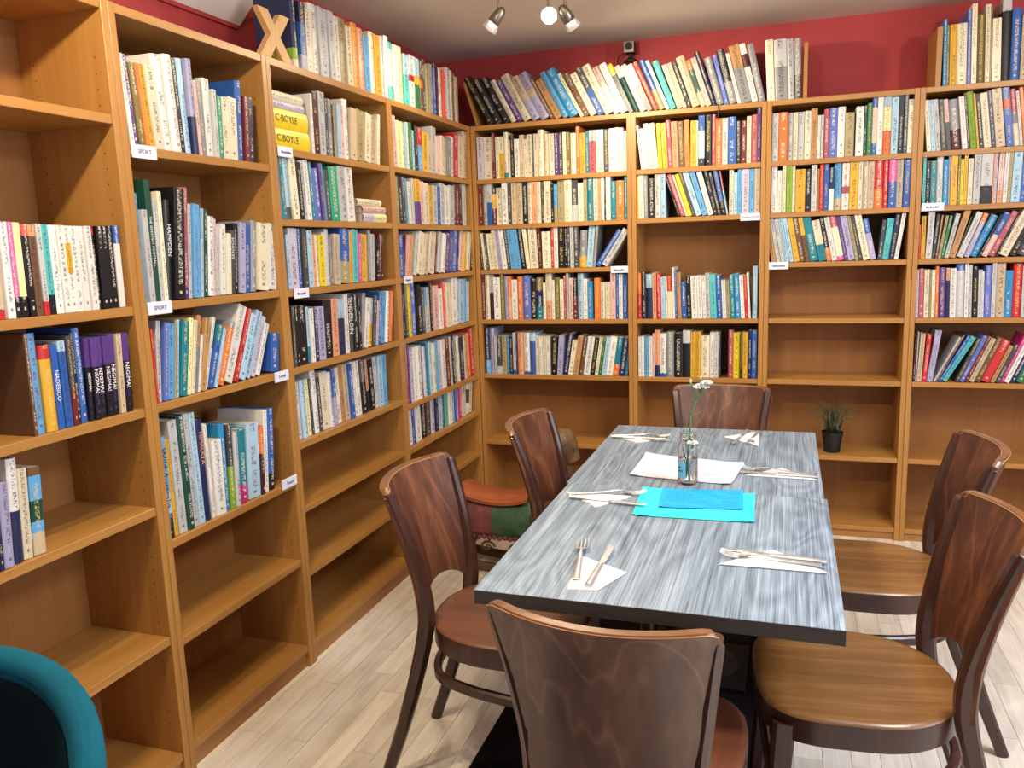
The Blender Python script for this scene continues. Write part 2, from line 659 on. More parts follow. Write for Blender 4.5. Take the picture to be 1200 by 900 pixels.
# sloped white boxing between left wall and ceiling (upper left of the photograph)
b = MB()
yE = -1.442
b.add([(XL + 0.012, -3.6, 2.197), (-0.07, -3.6, H), (XL + 0.012, -3.6, H), (XL + 0.012, yE, 2.197), (-0.07, yE, H), (XL + 0.012, yE, H)],
      [(0, 1, 2), (3, 5, 4), (0, 3, 4, 1), (1, 4, 5, 2), (2, 5, 3, 0)])
struct(b.build('trim_1', M['soffit'], bevel=0.003))
b = MB(); b.box(XL, XL + 0.012, -3.6, yE - 0.01, 2.186, H); struct(b.build('trim_2', M['redwall']))

# ------------------------------------------------------------------ bookcases
CASES = {}
TH = 0.0215


def bookcase(key, label, width, shelves, loc, rz, holes=True):
    """local: x along the front, y into the wall, front plane y=0"""
    t = thing('bookcase', label, 'bookcase', loc, rz, 'beech bookcases lining the two walls')
    D = 0.28
    for x0 in (0.0006, width - TH):
        b = MB(); b.box(x0, x0 + TH - 0.0006, 0, D, 0, 2.02)
        b.build('side_panel', M['beech'], t, bevel=0.0012, seg=1)
    b = MB(); b.box(TH, width - TH, 0.002, D, 1.997, 2.0195); b.build('top_panel', M['beech_h'], t, bevel=0.001, seg=1)
    b = MB(); b.box(TH, width - TH, D - 0.008, D - 0.002, 0.04, 1.998); b.build('back_panel', M['beech_back'], t)
    b = MB(); b.box(TH, width - TH, 0.014, 0.03, 0, min(shelves) - 0.0228); b.build('plinth', M['plinth'], t)
    for z in shelves:
        b = MB(); b.box(TH + 0.0005, width - TH - 0.0005, 0.003, D - 0.009, z - 0.0225, z); b.build('shelf', M['beech_h'], t, bevel=0.001, seg=1)
    if holes:
        b = MB()
        for xs, sg in ((TH, 1), (width - TH, -1)):
            for yy in (0.035, 0.225):
                for k in range(48):
                    z = 0.16 + k * 0.0368
                    if any(-0.03 < z - s < 0.008 for s in shelves):
                        continue
                    x = xs + sg * 0.0003
                    n = 6
                    b.add([(x, yy + 0.0022 * cos(2 * pi * q / n), z + 0.0022 * sin(2 * pi * q / n)) for q in range(n)], [tuple(range(n)) if sg > 0 else tuple(range(n))[::-1]])
        o = b.build('peg_holes', M['hole'], t); o['kind'] = 'stuff'
    CASES[key] = t
    return t


def Lcase(key, label, y0, y1, shelves):
    return bookcase(key, label, y1 - y0, shelves, (0, y0, 0), R(90))


Lcase('L0', 'beech bookcase nearest on the left wall, with comics on its middle shelves', -2.955, -2.336, (1.757, 1.298, 1.039, 0.777, 0.417, 0.076))
Lcase('L1', 'beech bookcase second along the left wall, with SPORT tags on its shelves', -2.336, -1.716, (1.6916, 1.3014, 1.0406, 0.67, 0.392, 0.08))
Lcase('L2', 'beech bookcase third along the left wall, with the wooden letter X on top', -1.716, -0.894, (1.751, 1.5255, 1.2977, 1.0406, 0.7858, 0.564, 0.335, 0.08))
Lcase('L3', 'beech bookcase at the corner end of the left wall', -0.894, -0.001, (1.755, 1.5255, 1.299, 1.0406, 0.7526, 0.5566, 0.335, 0.078))
bookcase('B1', 'beech bookcase on the back wall next to the corner', 0.819, (1.755, 1.5255, 1.299, 1.0406, 0.7526, 0.393, 0.06), (0, 0, 0), 0)
bookcase('B2', 'beech bookcase second from the corner on the back wall, with a tall empty gap', 0.616, (1.755, 1.5255, 1.0406, 0.7526, 0.393, 0.06), (0.819, 0, 0), 0)
bookcase('B3', 'beech bookcase on the back wall with empty lower shelves and a potted plant', 0.622, (1.755, 1.5255, 1.299, 1.0406, 0.7526, 0.395, 0.06), (1.435, 0, 0), 0)
bookcase('B4', 'beech bookcase at the right end of the back wall, cut by the picture edge', 0.82, (1.755, 1.5255, 1.299, 1.0406, 0.7526, 0.395, 0.06), (2.057, 0, 0), 0)


def shelf_tag(key, x, z, w, word=None, label=None):
    """paper tag clipped on a shelf front: part of the bookcase"""
    t = CASES[key]
    b = MB(); b.box(-w / 2, w / 2, -0.0035, 0, -0.033, 0.0)
    o = b.build('shelf_tag', M['tagpaper'], t, bevel=0.0006, seg=1)
    o.location = (x, 0.001, z + 0.003)
    o['label'] = 'white paper tag on the shelf front'
    if word:
        l = text_mesh('lettering', word, 0.013 if len(word) > 6 else 0.015, M['taginkb'], o)
        l.rotation_euler = (R(90), 0, 0)
        l.location = (0, -0.0042, -0.0165)
    else:
        b = MB()
        xx = -w * 0.3
        while xx < w * 0.28:
            l = random.uniform(0.004, 0.009)
            b.box(xx, xx + l, -0.0042, -0.0036, -0.0215, -0.0215 + random.uniform(0.005, 0.008))
            xx += l + random.uniform(0.0015, 0.003)
        b.build('lettering', M['taginkb'], o)


shelf_tag('L1', 0.068, 1.6916, 0.084, 'SPORT')
shelf_tag('L1', 0.065, 1.3014, 0.085, 'SPORT')
shelf_tag('L1', 0.568, 1.0406, 0.075, 'Travel')
shelf_tag('L1', 0.563, 0.67 + 0.018, 0.082, 'Travel')
shelf_tag('L2', 0.066, 1.751, 0.08)
shelf_tag('L2', 0.097, 1.2977, 0.087)
shelf_tag('L3', 0.09, 1.299 + 0.003, 0.083)
shelf_tag('B1', 0.756, 1.299, 0.086)
shelf_tag('B2', 0.55, 1.5255, 0.088, 'General Fiction')
shelf_tag('B3', 0.063, 1.299, 0.087)
shelf_tag('B4', 0.069, 1.5255 + 0.01, 0.088)

# ------------------------------------------------------------------ books
PAL = dict(wh='e2dfd8', cr='d9cfb4', iv='e8dfc0', py='ebe6a8', be='c6b294', tn='b88a56', lg='bcbdbd', gr='86868a', dg='46464a', bk='17171b', nv='1c2750',
           bl='2b5aa8', vb='5d6fc0', sb='5ea3d6', lb='a6c8dd', cb='2786bd', tl='1c7d8e', aq='58bcbc', gn='2f7548', eg='1f9a76', dn='18473c', lm='86ab34',
           ye='e6cb22', gd='d9a62c', og='eb9a38', sa='e09a72', sr='d4544a', rd='bd2a2c', dr='6c2228', mr='4a1b22', pk='d4559a', mg='bd2076',
           lp='dcb6b0', rs='ad5560', pu='573a82', lv='a5a1c2', pl='c6bfd0', br='6b4c36', ol='786b36', kh='a1966c')
CNAME = dict(wh='white', cr='cream', iv='ivory', py='pale yellow', be='beige', tn='tan', lg='light grey', gr='grey', dg='dark grey', bk='black', nv='navy',
             bl='blue', vb='violet blue', sb='sky blue', lb='pale blue', cb='bright blue', tl='teal', aq='aqua', gn='green', eg='emerald green', dn='dark green',
             lm='lime green', ye='yellow', gd='golden', og='orange yellow', sa='salmon', sr='coral red', rd='red', dr='dark red', mr='maroon',
             pk='pink', mg='magenta', lp='pale pink', rs='rose', pu='purple', lv='lavender', pl='pale lilac', br='brown', ol='olive', kh='khaki')
PAL['or'] = 'de7430'
CNAME['or'] = 'orange'
DARKS = set('gr dg bk nv bl vb tl gn eg dn or sr rd dr mr pk mg rs pu br ol cb'.split())

CASE_NAME = dict(L0='nearest left bookcase', L1='second left bookcase', L2='third left bookcase', L3='left corner bookcase', B1='back corner bookcase',
                 B2='second back bookcase', B3='back bookcase above the plant', B4='rightmost back bookcase')
ORD = {1: 'top', 2: 'second', 3: 'third', 4: 'fourth', 5: 'fifth', 6: 'sixth'}


def row_desc(r):
    if r in ('Bta', 'Btb', 'Btc'):
        return 'on top of the back bookcases'
    if r in ('Lta', 'Ltb'):
        return 'on top of the left bookcases'
    if r == 'B4t':
        return 'on top of rightmost bookcase'
    return ORD[int(r[3])] + ' shelf, ' + CASE_NAME[r[:2]]


def nth(n):
    return '%d%s' % (n, 'th' if 10 < n % 100 < 14 else {1: 'st', 2: 'nd', 3: 'rd'}.get(n % 10, 'th'))


def book_geo(w, h, d, cols, hard, tc=0.0016):
    """U-shaped cover (spine at y=0) in coloured bands; returns verts, faces, face colour index (-1 pages), face uv kind"""
    if hard:
        us = (0, 0.12, 0.32, 0.5, 0.68, 0.88, 1)
        bulge = min(0.006, w * 0.22)
        outer = [(0, d)] + [(u * w, bulge * (2 * u - 1) ** 2) for u in us] + [(w, d)]
        inner = [(tc, d)] + [(tc + u * (w - 2 * tc), tc + bulge * (2 * u - 1) ** 2) for u in us] + [(w - tc, d)]
    else:
        r = min(0.0012, w * 0.12)
        us = (0, None, None, 1)
        outer = [(0, d), (0, r), (r, 0), (w - r, 0), (w, r), (w, d)]
        inner = [(tc, d), (tc, tc), (tc + r * 0.5, tc), (w - tc - r * 0.5, tc), (w - tc, tc), (w - tc, d)]
    n = len(outer)
    lv = [0.0] + [h * (1 - f) for f in sorted((c[1] for c in cols[1:]), reverse=True)] + [h]
    nl = len(lv)
    V = []
    for z in lv:
        V += [(p[0], p[1], z) for p in outer]
    oi = len(V)
    V += [(p[0], p[1], 0) for p in inner] + [(p[0], p[1], h) for p in inner]
    F, FC, FU = [], [], []
    for k in range(nl - 1):
        ci = nl - 2 - k
        for i in range(n - 1):
            F.append((k * n + i, k * n + i + 1, (k + 1) * n + i + 1, (k + 1) * n + i))
            FC.append(ci)
            spine = 0 < i < n - 2 if not hard else (0 < i < n - 2)
            FU.append([(outer[i][0] / w, lv[k]), (outer[i + 1][0] / w, lv[k]), (outer[i + 1][0] / w, lv[k + 1]), (outer[i][0] / w, lv[k + 1])] if spine else None)
    top = (nl - 1) * n
    for i in range(n - 1):
        F.append((oi + n + i, oi + n + i + 1, oi + i + 1, oi + i)); FC.append(0); FU.append(None)     # inside
        F.append((top + i, top + i + 1, oi + n + i + 1, oi + n + i)); FC.append(0); FU.append(None)
        F.append((i + 1, i, oi + i, oi + i + 1)); FC.append(len(cols) - 1); FU.append(None)
    return V, F, FC, FU


def paint(me, cols_per_face, ink_per_face, uvs):
    nloop = len(me.loops)
    ca = me.color_attributes.new('Col', 'FLOAT_COLOR', 'CORNER')
    ia = me.color_attributes.new('Ink', 'FLOAT_COLOR', 'CORNER')
    uvl = me.uv_layers.new(name='UVMap')
    A, B, U = [], [], []
    for p in me.polygons:
        c, k, q = cols_per_face[p.index], ink_per_face[p.index], uvs[p.index]
        for j in range(p.loop_total):
            A += c
            B += k
            U += q[j] if q else (-1.0, 0.0)
    ca.data.foreach_set('color', A)
    ia.data.foreach_set('color', B)
    uvl.data.foreach_set('uv', U)


unit_pages = MB(); unit_pages.box(0, 1, 0, 1, 0, 1)
unit_pages = unit_pages.mesh('page_block'); unit_pages.materials.append(M['pages'])

BOOK_ROWS = [
('B1s1','B',1.755,0.012,'27,35.0,0,210,pl;62,47.1,0,208,cr*;109,16.1,0,224,dr;126,20.7,0,205,iv;146,25.2,0,205,iv/gd40;171,23.6,0,224,cr/tl88;195,10.6,0,186,wh;206,21.2,0,210,bk;227,27.9,0,187,wh;255,23.3,0,205,be;278,16.5,0,184,cr;294,27.6,0,204,cr;322,7.4,0,204,dg;329,22.3,0,205,cr;352,28.1,0,222,iv;380,25.8,0,199,be;406,29.3,0,200,cr;435,21.9,0,199,pu;457,21.8,0,199,dg;479,17.4,0,201,iv;496,22.4,0,199,ol;518,26.6,0,194,iv;545,18.6,0,223,or;564,28.6,0,191,og;592,17.8,0,199,tl;610,34.7,0,200,lg/rs25*;645,37.3,0,200,lb/iv25*;682,24.5,0,199,dg;707,31.4,0,201,wh*;738,19.5,0,204,wh;757,22.2,0,201,iv;780,14.5,0,185,wh'),
('B1s2','B',1.5255,0.012,'21,27.5,0,210,dr;49,23.5,0,210,lg;72,25.7,0,207,lg/bl45;98,24.1,0,184,bk/gd15/dr55;122,31.7,0,185,cr;154,30.8,0,204,wh;184,19.1,0,204,dg;204,22.9,0,204,be;226,36.5,0,205,be*;263,25.7,0,207,bk;289,26.4,0,207,cr;315,26.2,0,204,sa;341,19.4,0,202,cr;361,16.4,0,202,dg;377,35.6,0,203,cr*;413,14.8,0,191,bk;427,18.4,0,185,sb/kh60;446,33.0,0,204,kh;479,39.4,0,203,cr*;518,31.2,0,202,dg/lg60;550,27.5,0,185,iv;577,19.4,0,204,kh;596,30.1,0,206,tl;627,23.6,0,206,cr;650,16.4,0,206,sa;667,15.6,0,203,wh;682,8.5,0,196,bk;691,23.3,0,204,wh;714,28.1,0,184,tl;742,38.5,0,185,or*;781,15.3,0,203,tl'),
('B1s3','B',1.299,0.012,'30,13.4,-47,185,dg;43,15.7,-48,187,iv;59,14.1,-50,186,dg;73,32.8,-51,184,iv;106,17.9,-53,202,cr;124,21.0,-54,201,lv;145,25.5,-55,210,wh;171,20.8,-55,207,dg;192,30.7,-57,201,sb;222,22.9,-58,201,sb;245,30.4,-59,201,bk;276,18.9,-60,202,iv;295,45.4,-29,203,cr*;341,21.1,-25,204,mr;362,44.2,-9,183,iv*;406,14.9,0,201,rd;421,22.3,0,203,wh;443,35.6,0,204,bk*;479,13.3,0,204,bk;492,14.0,0,203,dg;506,19.1,0,204,lg;525,24.9,0,204,dg;550,36.4,25,182,gr/gd70;586,33.2,47,202,lb;620,14.4,54,203,gr;636,24.0,335,203,bl;664,32.8,335,204,lg*'),
('B1s4','B',1.0406,0.012,'22,20.8,0,236,dr;43,23.9,0,235,cr;67,23.8,0,231,lg/bk40;90,37.1,0,218,wh*;127,21.2,0,235,ol;149,21.9,0,222,lv;171,17.2,0,221,or/sa50;188,31.1,0,204,wh;219,27.9,0,220,or;247,43.9,0,224,vb*;291,34.5,0,207,bk;325,32.0,0,213,ol/nv30/tl70;357,13.7,0,185,iv;371,32.6,0,233,cr/sa60*;404,14.3,0,199,wh;418,28.6,0,211,ol;447,21.0,0,202,iv;467,14.9,0,220,rs;482,11.2,0,231,lg;494,23.8,0,207,lp;517,22.2,0,202,bk/dr45;540,29.5,0,228,lb;569,22.0,0,201,wh;591,27.1,0,187,cb;624,30.6,0,204,or;655,23.9,0,183,cr;679,28.9,0,183,iv;707,26.6,0,227,lp;734,14.3,0,227,bl;748,20.0,0,221,wh;768,24.9,0,221,bl'),
('B1s5','B',0.7526,0.012,'31,25.8,0,245,nv/sb70;56,24.1,0,244,lv;81,14.4,0,199,lg;95,29.5,0,202,dg/lg80;124,26.2,0,203,kh;151,13.5,0,202,cb;164,21.3,0,200,nv;186,15.8,0,217,lg/bl90;201,7.9,0,217,nv;209,36.1,0,218,sa;245,32.8,0,218,wh/bl93;278,31.1,0,217,lb/bl20;309,20.9,0,202,cr;330,16.2,0,198,wh;346,20.8,0,200,cr;367,20.7,0,200,wh;388,35.1,22,197,bk;423,28.0,40,205,lv;451,29.8,93,214,nv;481,26.0,92,179,iv;507,28.1,91,200,tn;536,23.6,90,196,br;560,35.2,90,197,wh;595,23.4,89,195,bk;619,18.2,88,195,cr;638,18.2,86,195,gn;656,23.2,85,197,lb;679,34.6,84,198,wh;714,28.7,83,196,tl/or70;744,30.0,82,195,nv;774,16.4,80,218,tl'),
('B2s1','B',1.755,0.012,'864,11.5,-68,206,wh;876,20.3,-60,188,wh;896,23.6,-61,210,iv;920,28.1,-61,210,iv;948,18.8,-33,207,ye;967,25.4,-33,207,gd;992,21.3,-33,217,rs;1013,29.8,-27,209,sa*;1043,26.4,-24,209,br;1070,26.3,-19,211,or;1096,27.5,0,206,gd;1123,8.5,0,205,cr;1132,29.3,0,226,bl/lb30/nv85*;1161,32.3,0,226,bk*;1194,16.1,0,226,rs;1210,28.9,0,207,or*;1238,27.5,0,207,lg*;1266,36.2,-4,209,bl*;1302,22.1,-5,188,bk;1324,23.9,0,188,dr;1348,21.3,0,206,cr;1370,25.0,0,211,rs;1394,17.4,0,240,pu'),
('B2s2','B',1.5255,0.012,'838,13.8,-5,207,gd;851,26.2,-6,207,iv;877,19.2,-8,204,gr;897,33.5,-9,186,bk*;930,27.2,-9,203,lg;957,25.7,-10,204,lb;1041,10.1,-190,191,bk;1052,21.4,-191,207,rs;1075,11.3,-190,205,cr;1087,18.9,-183,206,ye;1107,16.9,-183,216,dg;1124,26.9,-181,213,lb*;1153,25.0,-174,212,sb;1179,25.1,-159,212,wh;1205,18.9,-138,211,bk;1224,15.7,-137,203,dg;1241,22.1,-122,207,bl/bk70;1263,7.6,-104,206,rs/lb45;1273,21.2,0,204,cr;1294,17.3,0,190,lb;1311,19.1,0,202,sb;1330,33.7,0,204,pl*;1364,22.1,0,203,sb;1386,26.4,0,205,be'),
('B2s4','B',1.0406,0.012,'841,22.5,-5,225,or/rd45;863,21.7,-6,228,bk;885,31.4,-7,217,lb/nv30*;916,19.5,-8,223,sa;936,22.2,-9,216,rd;958,20.7,-11,202,lb;979,11.7,-12,202,wh;990,24.0,-14,203,rd/iv35;1014,11.0,-15,248,wh;1025,9.6,-16,233,bl;1035,22.5,-18,224,tn;1058,23.8,-19,178,bl;1081,23.7,-20,203,bk;1105,29.0,-22,203,wh;1134,22.8,-23,206,wh;1157,17.4,-24,204,wh;1174,21.3,-25,217,lg;1195,28.5,-26,210,aq;1224,24.4,-28,204,bl;1249,19.7,-29,183,wh;1268,18.4,-30,179,kh;1287,22.2,-31,204,tl;1309,24.7,-33,210,cb;1334,18.2,-34,204,wh;1352,17.5,-34,202,rd;1369,9.7,-35,215,wh;1385,22.5,0,245,lb'),
('B2s5','B',0.7526,0.012,'844,15.7,0,198,wh;860,14.2,0,200,wh;874,21.3,0,200,sb;895,19.8,0,200,wh;915,10.6,0,216,lp;926,23.2,0,232,sa/nv75;949,32.9,0,216,wh/bl92*;982,38.2,0,223,gr*;1020,41.5,0,216,bk*;1061,37.8,0,230,lg/bk27*;1099,20.5,0,223,gd;1120,28.6,0,225,gd;1148,41.3,0,205,cr*;1190,21.5,0,221,wh;1211,20.1,0,221,lg;1231,10.0,0,220,dg;1277,22.6,0,232,rs;1299,33.0,0,219,ye*;1332,8.6,0,217,bk;1341,28.2,0,222,gd*;1369,15.7,0,232,nv;1385,24.8,0,230,bl'),
('B3s1','B',1.755,0.012,'1458,29.5,0,209,lg*;1488,37.9,0,210,or*;1526,24.3,0,207,lg;1550,19.4,0,206,cr;1569,27.1,0,207,lg*;1597,28.8,0,209,cr*;1625,26.9,0,217,tn*;1652,13.7,0,186,wh;1666,11.9,0,186,lg;1678,21.9,0,210,rs;1700,35.3,0,213,vb*;1735,31.0,0,215,wh*;1766,37.2,0,187,kh*;1809,32.3,0,210,wh*;1841,12.7,0,211,dn;1854,20.1,0,220,gn;1874,21.1,0,249,bl/lp20/bl80*;1895,22.8,0,244,wh*;1918,32.9,0,249,lb/py20/or60*;1951,29.3,0,237,lb*;1980,18.5,0,246,bk*;1999,16.8,0,244,dg;2015,25.1,0,222,iv*'),
('B3s2','B',1.5255,0.012,'1460,26.1,0,215,wh*;1486,21.7,0,188,wh;1507,17.3,0,207,cr;1525,26.4,0,204,lm*;1551,12.2,0,206,cr;1563,43.9,0,188,gd*;1607,24.2,0,187,bk;1631,25.3,0,203,lg*;1657,9.6,0,185,tn;1666,18.0,0,203,rd;1684,22.1,0,202,bl;1706,20.8,0,187,nv/wh50;1727,32.6,0,204,sb/be75*;1760,30.7,0,203,wh/rs50/wh65*;1791,36.9,0,206,gd*;1827,17.5,0,205,cr;1845,22.1,0,206,cr;1867,27.2,0,204,be*;1894,33.4,0,205,rd/or60*;1928,22.3,0,203,rd;1950,31.3,0,205,pk/bl45*;1981,27.2,0,206,be*;2009,28.2,0,201,bl*'),
('B3s3','B',1.299,0.012,'1467,22.9,-98,178,tn;1490,18.5,-101,201,lg;1509,17.2,-102,199,lg;1526,21.4,-103,200,lb;1548,18.3,-105,200,lb;1567,24.2,-106,201,gd;1591,24.1,-108,200,br;1616,19.8,-110,202,gd/br40;1636,35.8,-112,202,tl*;1673,33.8,-114,186,cr/tl60*;1707,20.6,-116,197,bk/or70;1728,23.5,-118,200,wh;1752,29.2,-119,203,rs/iv25/pk90*;1782,14.5,-121,202,pu;1797,29.0,-121,204,lv*;1827,14.4,-122,203,kh;1841,17.2,-123,199,dg;1859,29.7,-125,205,iv*;1889,24.5,-125,184,bl/lv35;1917,16.2,54,174,dg;1934,29.9,61,180,aq*;1964,20.0,61,197,nv;1984,17.1,74,201,wh'),
('B4s1','B',1.755,0.012,'2094,17.8,-57,214,iv;2112,18.4,-59,213,lb;2130,20.5,-60,214,lg*;2151,20.0,-61,211,dg;2171,17.5,-63,211,lp/dg45;2188,40.0,-64,208,gr/mr60*;2229,20.8,-65,216,wh*;2250,11.0,-66,230,mr;2261,25.1,-68,234,lm*;2286,8.6,-69,226,gd;2295,16.4,-70,223,bk;2311,27.9,-71,224,cr*;2339,16.9,-72,232,nv;2356,37.0,-72,237,be*;2394,28.4,-73,239,bl/rd20/bl35*;2422,21.6,-74,230,rs/gr40/cr60*;2444,13.3,-75,222,lg;2457,14.9,-76,234,or'),
('B4s2','B',1.5255,0.012,'2085,12.7,-6,207,aq;2098,18.1,-7,191,bk;2116,25.2,-8,189,tl*;2141,25.1,-8,209,wh*;2166,19.6,-9,192,cb;2186,7.1,-11,210,lv;2193,26.6,-6,209,gd*;2220,10.6,-7,204,ol;2230,14.1,-7,190,ye;2244,14.1,-8,210,gd;2258,19.3,-4,190,cr;2278,27.9,0,209,lg*;2306,45.1,0,211,lg/bk65*;2351,5.9,0,208,or;2356,13.1,0,210,pl;2370,20.6,8,211,lp/sa75*;2390,17.1,10,211,wh;2407,13.6,9,210,kh;2421,34.0,9,211,lb*;2455,22.0,8,170,bl'),
('B4s3','B',1.299,0.012,'2081,9.2,-12,148,rd;2090,18.3,-4,185,gd;2109,25.5,19,203,lg*;2134,12.7,43,191,dg;2147,10.8,55,186,br;2158,12.5,78,184,kh;2170,12.5,90,183,gn;2183,17.6,117,191,lg;2201,26.7,149,208,tn*;2228,4.4,168,180,dn;2233,25.1,201,200,lg*;2260,20.0,201,194,or/lv20;2281,29.1,235,187,cb*;2313,11.3,237,192,bk;2325,25.6,240,198,bl/lp50*;2353,23.9,239,202,rs*;2379,12.7,238,186,bk;2393,34.8,238,199,cr;2431,25.2,236,189,bk;2459,34.4,235,188,dg'),
('B4s4','B',1.0406,0.012,'2080,13.2,-12,212,pl;2093,19.9,-12,216,rs;2113,20.7,-11,212,cr;2134,9.9,-12,211,kh;2144,15.0,-12,210,iv;2159,12.6,-13,225,or;2171,29.5,-13,219,pu*;2201,14.9,-14,217,sa/nv25;2216,24.2,-15,215,wh*;2240,33.7,-15,232,bl/lg12*;2274,15.4,-16,236,wh;2289,14.6,-17,228,lg;2304,21.1,-17,219,bk*;2325,17.2,-17,206,lg;2342,8.4,-19,199,wh;2351,24.7,-15,223,vb*;2375,16.3,-8,234,lg;2392,35.9,-8,232,be*;2428,28.1,-8,200,cb*;2456,33.6,-7,228,rd*;2489,27.8,-7,219,lg'),
('B4s5','B',0.7526,0.012,'2083,10.1,8,210,mr;2093,6.1,10,223,lg;2099,21.0,22,216,be;2120,19.3,36,212,rd;2139,25.9,70,231,lv*;2167,8.7,254,221,lg;2176,10.1,254,232,br;2187,12.4,275,232,bl;2201,22.6,288,225,aq*;2253,16.4,224,207,dg;2271,18.1,223,221,vb;2290,16.3,222,218,dr;2308,21.7,221,207,be*;2331,23.4,221,209,br*;2356,32.2,220,197,rd*;2391,17.8,219,175,tn;2410,17.8,217,179,dg;2429,14.2,216,224,mg;2445,21.2,215,205,wh;2467,21.1,214,177,nv;2490,28.1,213,167,gn'),
('B4t','B',2.02,0.012,'2142,13.1,-16,265,cb;2155,11.2,-17,242,ol;2167,26.1,-18,242,gd*;2193,39.7,-19,244,iv*;2233,14.0,-19,296,vb*;2247,20.2,-20,314,iv*;2267,31.1,-20,270,ol*;2298,18.2,-21,307,cr*;2316,7.3,-22,305,kh;2324,32.6,-22,249,iv*;2356,34.2,-15,321,lg/bk15*;2390,35.8,-9,280,bl*;2426,24.9,-7,251,be'),
('Bta','B',2.02,0.02,'88,35.6,-274,261,bk*;128,40.3,-275,243,bk*;173,39.0,-276,246,bk*;217,25.8,-277,235,cr;246,32.1,-278,230,pu*;283,41.7,-279,254,cr*;330,38.9,-280,238,be/lv55*;374,43.4,-281,252,lv/be35/lv50*;423,19.2,-281,222,br;445,35.7,-282,214,tn*;485,28.4,-282,249,sb*;518,47.0,-283,256,cb*;571,17.3,-284,238,iv'),
('Btb','B',2.02,0.02,'590,29.3,-265,230,br*;622,31.9,-266,224,iv*;658,32.7,-266,250,dg/bl45*;695,37.1,-267,257,iv*;736,30.1,-262,245,lp/wh40*;770,34.8,-253,253,wh*;808,22.2,-248,250,ye/dg22*;833,26.3,-245,236,wh/dn25*;862,29.9,-246,237,wh*;894,27.4,-246,236,wh/dg45*;925,25.0,-247,247,sr*;952,28.7,-235,249,bl/kh60*;983,16.8,-235,246,wh;1002,27.6,-214,236,aq*'),
('Btc','B',2.02,0.02,'1035,24.9,-203,212,lp/be30;1061,19.3,-200,218,be;1082,19.3,-197,218,bk;1102,38.5,-190,240,be*;1143,21.9,-190,222,or/dn20/be70;1166,24.6,-187,229,lp*;1192,21.7,-186,256,nv*;1215,32.9,-163,220,gr*;1249,19.2,-149,229,vb;1269,35.6,-143,248,bk/gr60*;1306,16.4,-143,231,wh;1323,46.2,-138,260,tn/gr40*;1370,27.0,-137,263,wh/mr18/wh40*;1398,29.7,-127,258,gr*;1435,34.6,-33,264,iv*;1470,54.4,-29,260,lg/gr45*;1524,28.6,-28,259,lg*;1553,29.1,-21,257,gr/dg60*'),
('Lta','L',2.02,0.012,'-1525,30.2,-4,227,nv/lm72/cr88*;-1495,38.2,8,215,nv/bl30/lv78*;-1456,38.2,8,207,cr*;-1418,50.8,7,231,wh*;-1367,56.4,6,232,lg*;-1311,35.3,6,231,lg*;-1276,35.3,6,223,wh*;-1240,58.8,5,229,kh*;-1182,40.4,4,213,cr*;-1141,45.0,0,232,og*;-1096,42.6,0,223,sa*;-1054,45.6,0,209,sb*;-1008,37.4,0,230,iv*;-971,49.9,0,229,og*;-921,37.4,10,233,lp;-883,38.0,51,246,wh'),
('Ltb','L',2.02,0.012,'-845,38.0,5,228,aq/wh12/aq75;-807,31.4,4,225,iv;-776,34.1,4,226,cr;-742,35.8,4,231,py;-706,44.4,13,210,lb/aq40;-662,45.5,17,214,wh/rd38/wh50;-616,52.5,16,214,lb/gd35/gn52;-563,29.8,15,209,br/or40/br55;-534,36.4,13,221,dg;-497,43.3,12,207,kh;-454,44.3,11,218,gr;-410,45.3,10,232,nv/bl10;-364,19.7,10,219,mr;-345,46.8,9,222,wh;-298,43.8,8,220,sr;-254,46.1,7,239,lg;-208,35.6,22,235,cr;-172,21.7,22,230,br;-150,54.4,21,217,be'),
('L2s1','L',1.751,0.012,'-1462,13.8,10,198,wh;-1449,36.3,12,205,mr*;-1412,41.2,21,214,lg*;-1371,23.4,21,196,dg;-1348,27.1,20,199,gr;-1321,10.3,18,182,bk;-1310,17.3,18,184,kh;-1293,24.5,30,190,lb;-1268,27.1,28,191,lp;-1241,37.8,28,215,wh*;-1203,44.6,55,189,be*;-1158,61.5,55,190,kh*;-1097,48.1,80,187,cr*;-1048,48.1,80,181,be;-1000,20.7,80,195,iv'),
('L2s2','L',1.5255,0.012,'-1670,30.8,-23,196,tl*;-1639,28.6,-24,196,lb/dg80*;-1610,38.0,-26,196,iv*;-1572,26.9,-27,187,bk;-1545,27.4,-28,195,lg;-1518,27.9,-28,199,wh;-1490,18.9,-30,193,tl;-1471,37.2,-31,175,vb*;-1434,17.6,-33,192,pu;-1416,23.2,-34,196,sb;-1393,30.4,-15,177,dg;-1363,59.0,-17,191,eg*;-1304,54.0,-17,197,lg*;-1250,55.8,-18,196,wh*'),
('L2s3','L',1.2977,0.012,'-1669,16.0,11,179,lb;-1653,50.9,15,199,pl*;-1602,24.0,15,198,bl;-1578,27.5,14,198,dg;-1550,31.1,17,192,lb*;-1519,20.3,15,178,sa;-1499,21.2,15,178,cr;-1478,36.0,14,177,ye*;-1442,16.7,13,187,iv;-1425,27.0,20,198,lg;-1398,15.7,31,170,gr;-1382,30.5,38,181,be;-1352,16.2,39,181,lg;-1336,65.0,44,200,bl/kh60*;-1270,22.2,44,195,gd;-1248,40.1,43,198,aq*;-1208,24.7,43,182,pk;-1183,56.9,41,181,gd*;-1126,18.6,41,197,gr;-1107,32.8,49,182,lg;-1075,44.4,55,163,bk;-1030,17.0,55,182,dr;-1013,23.3,54,178,mr'),
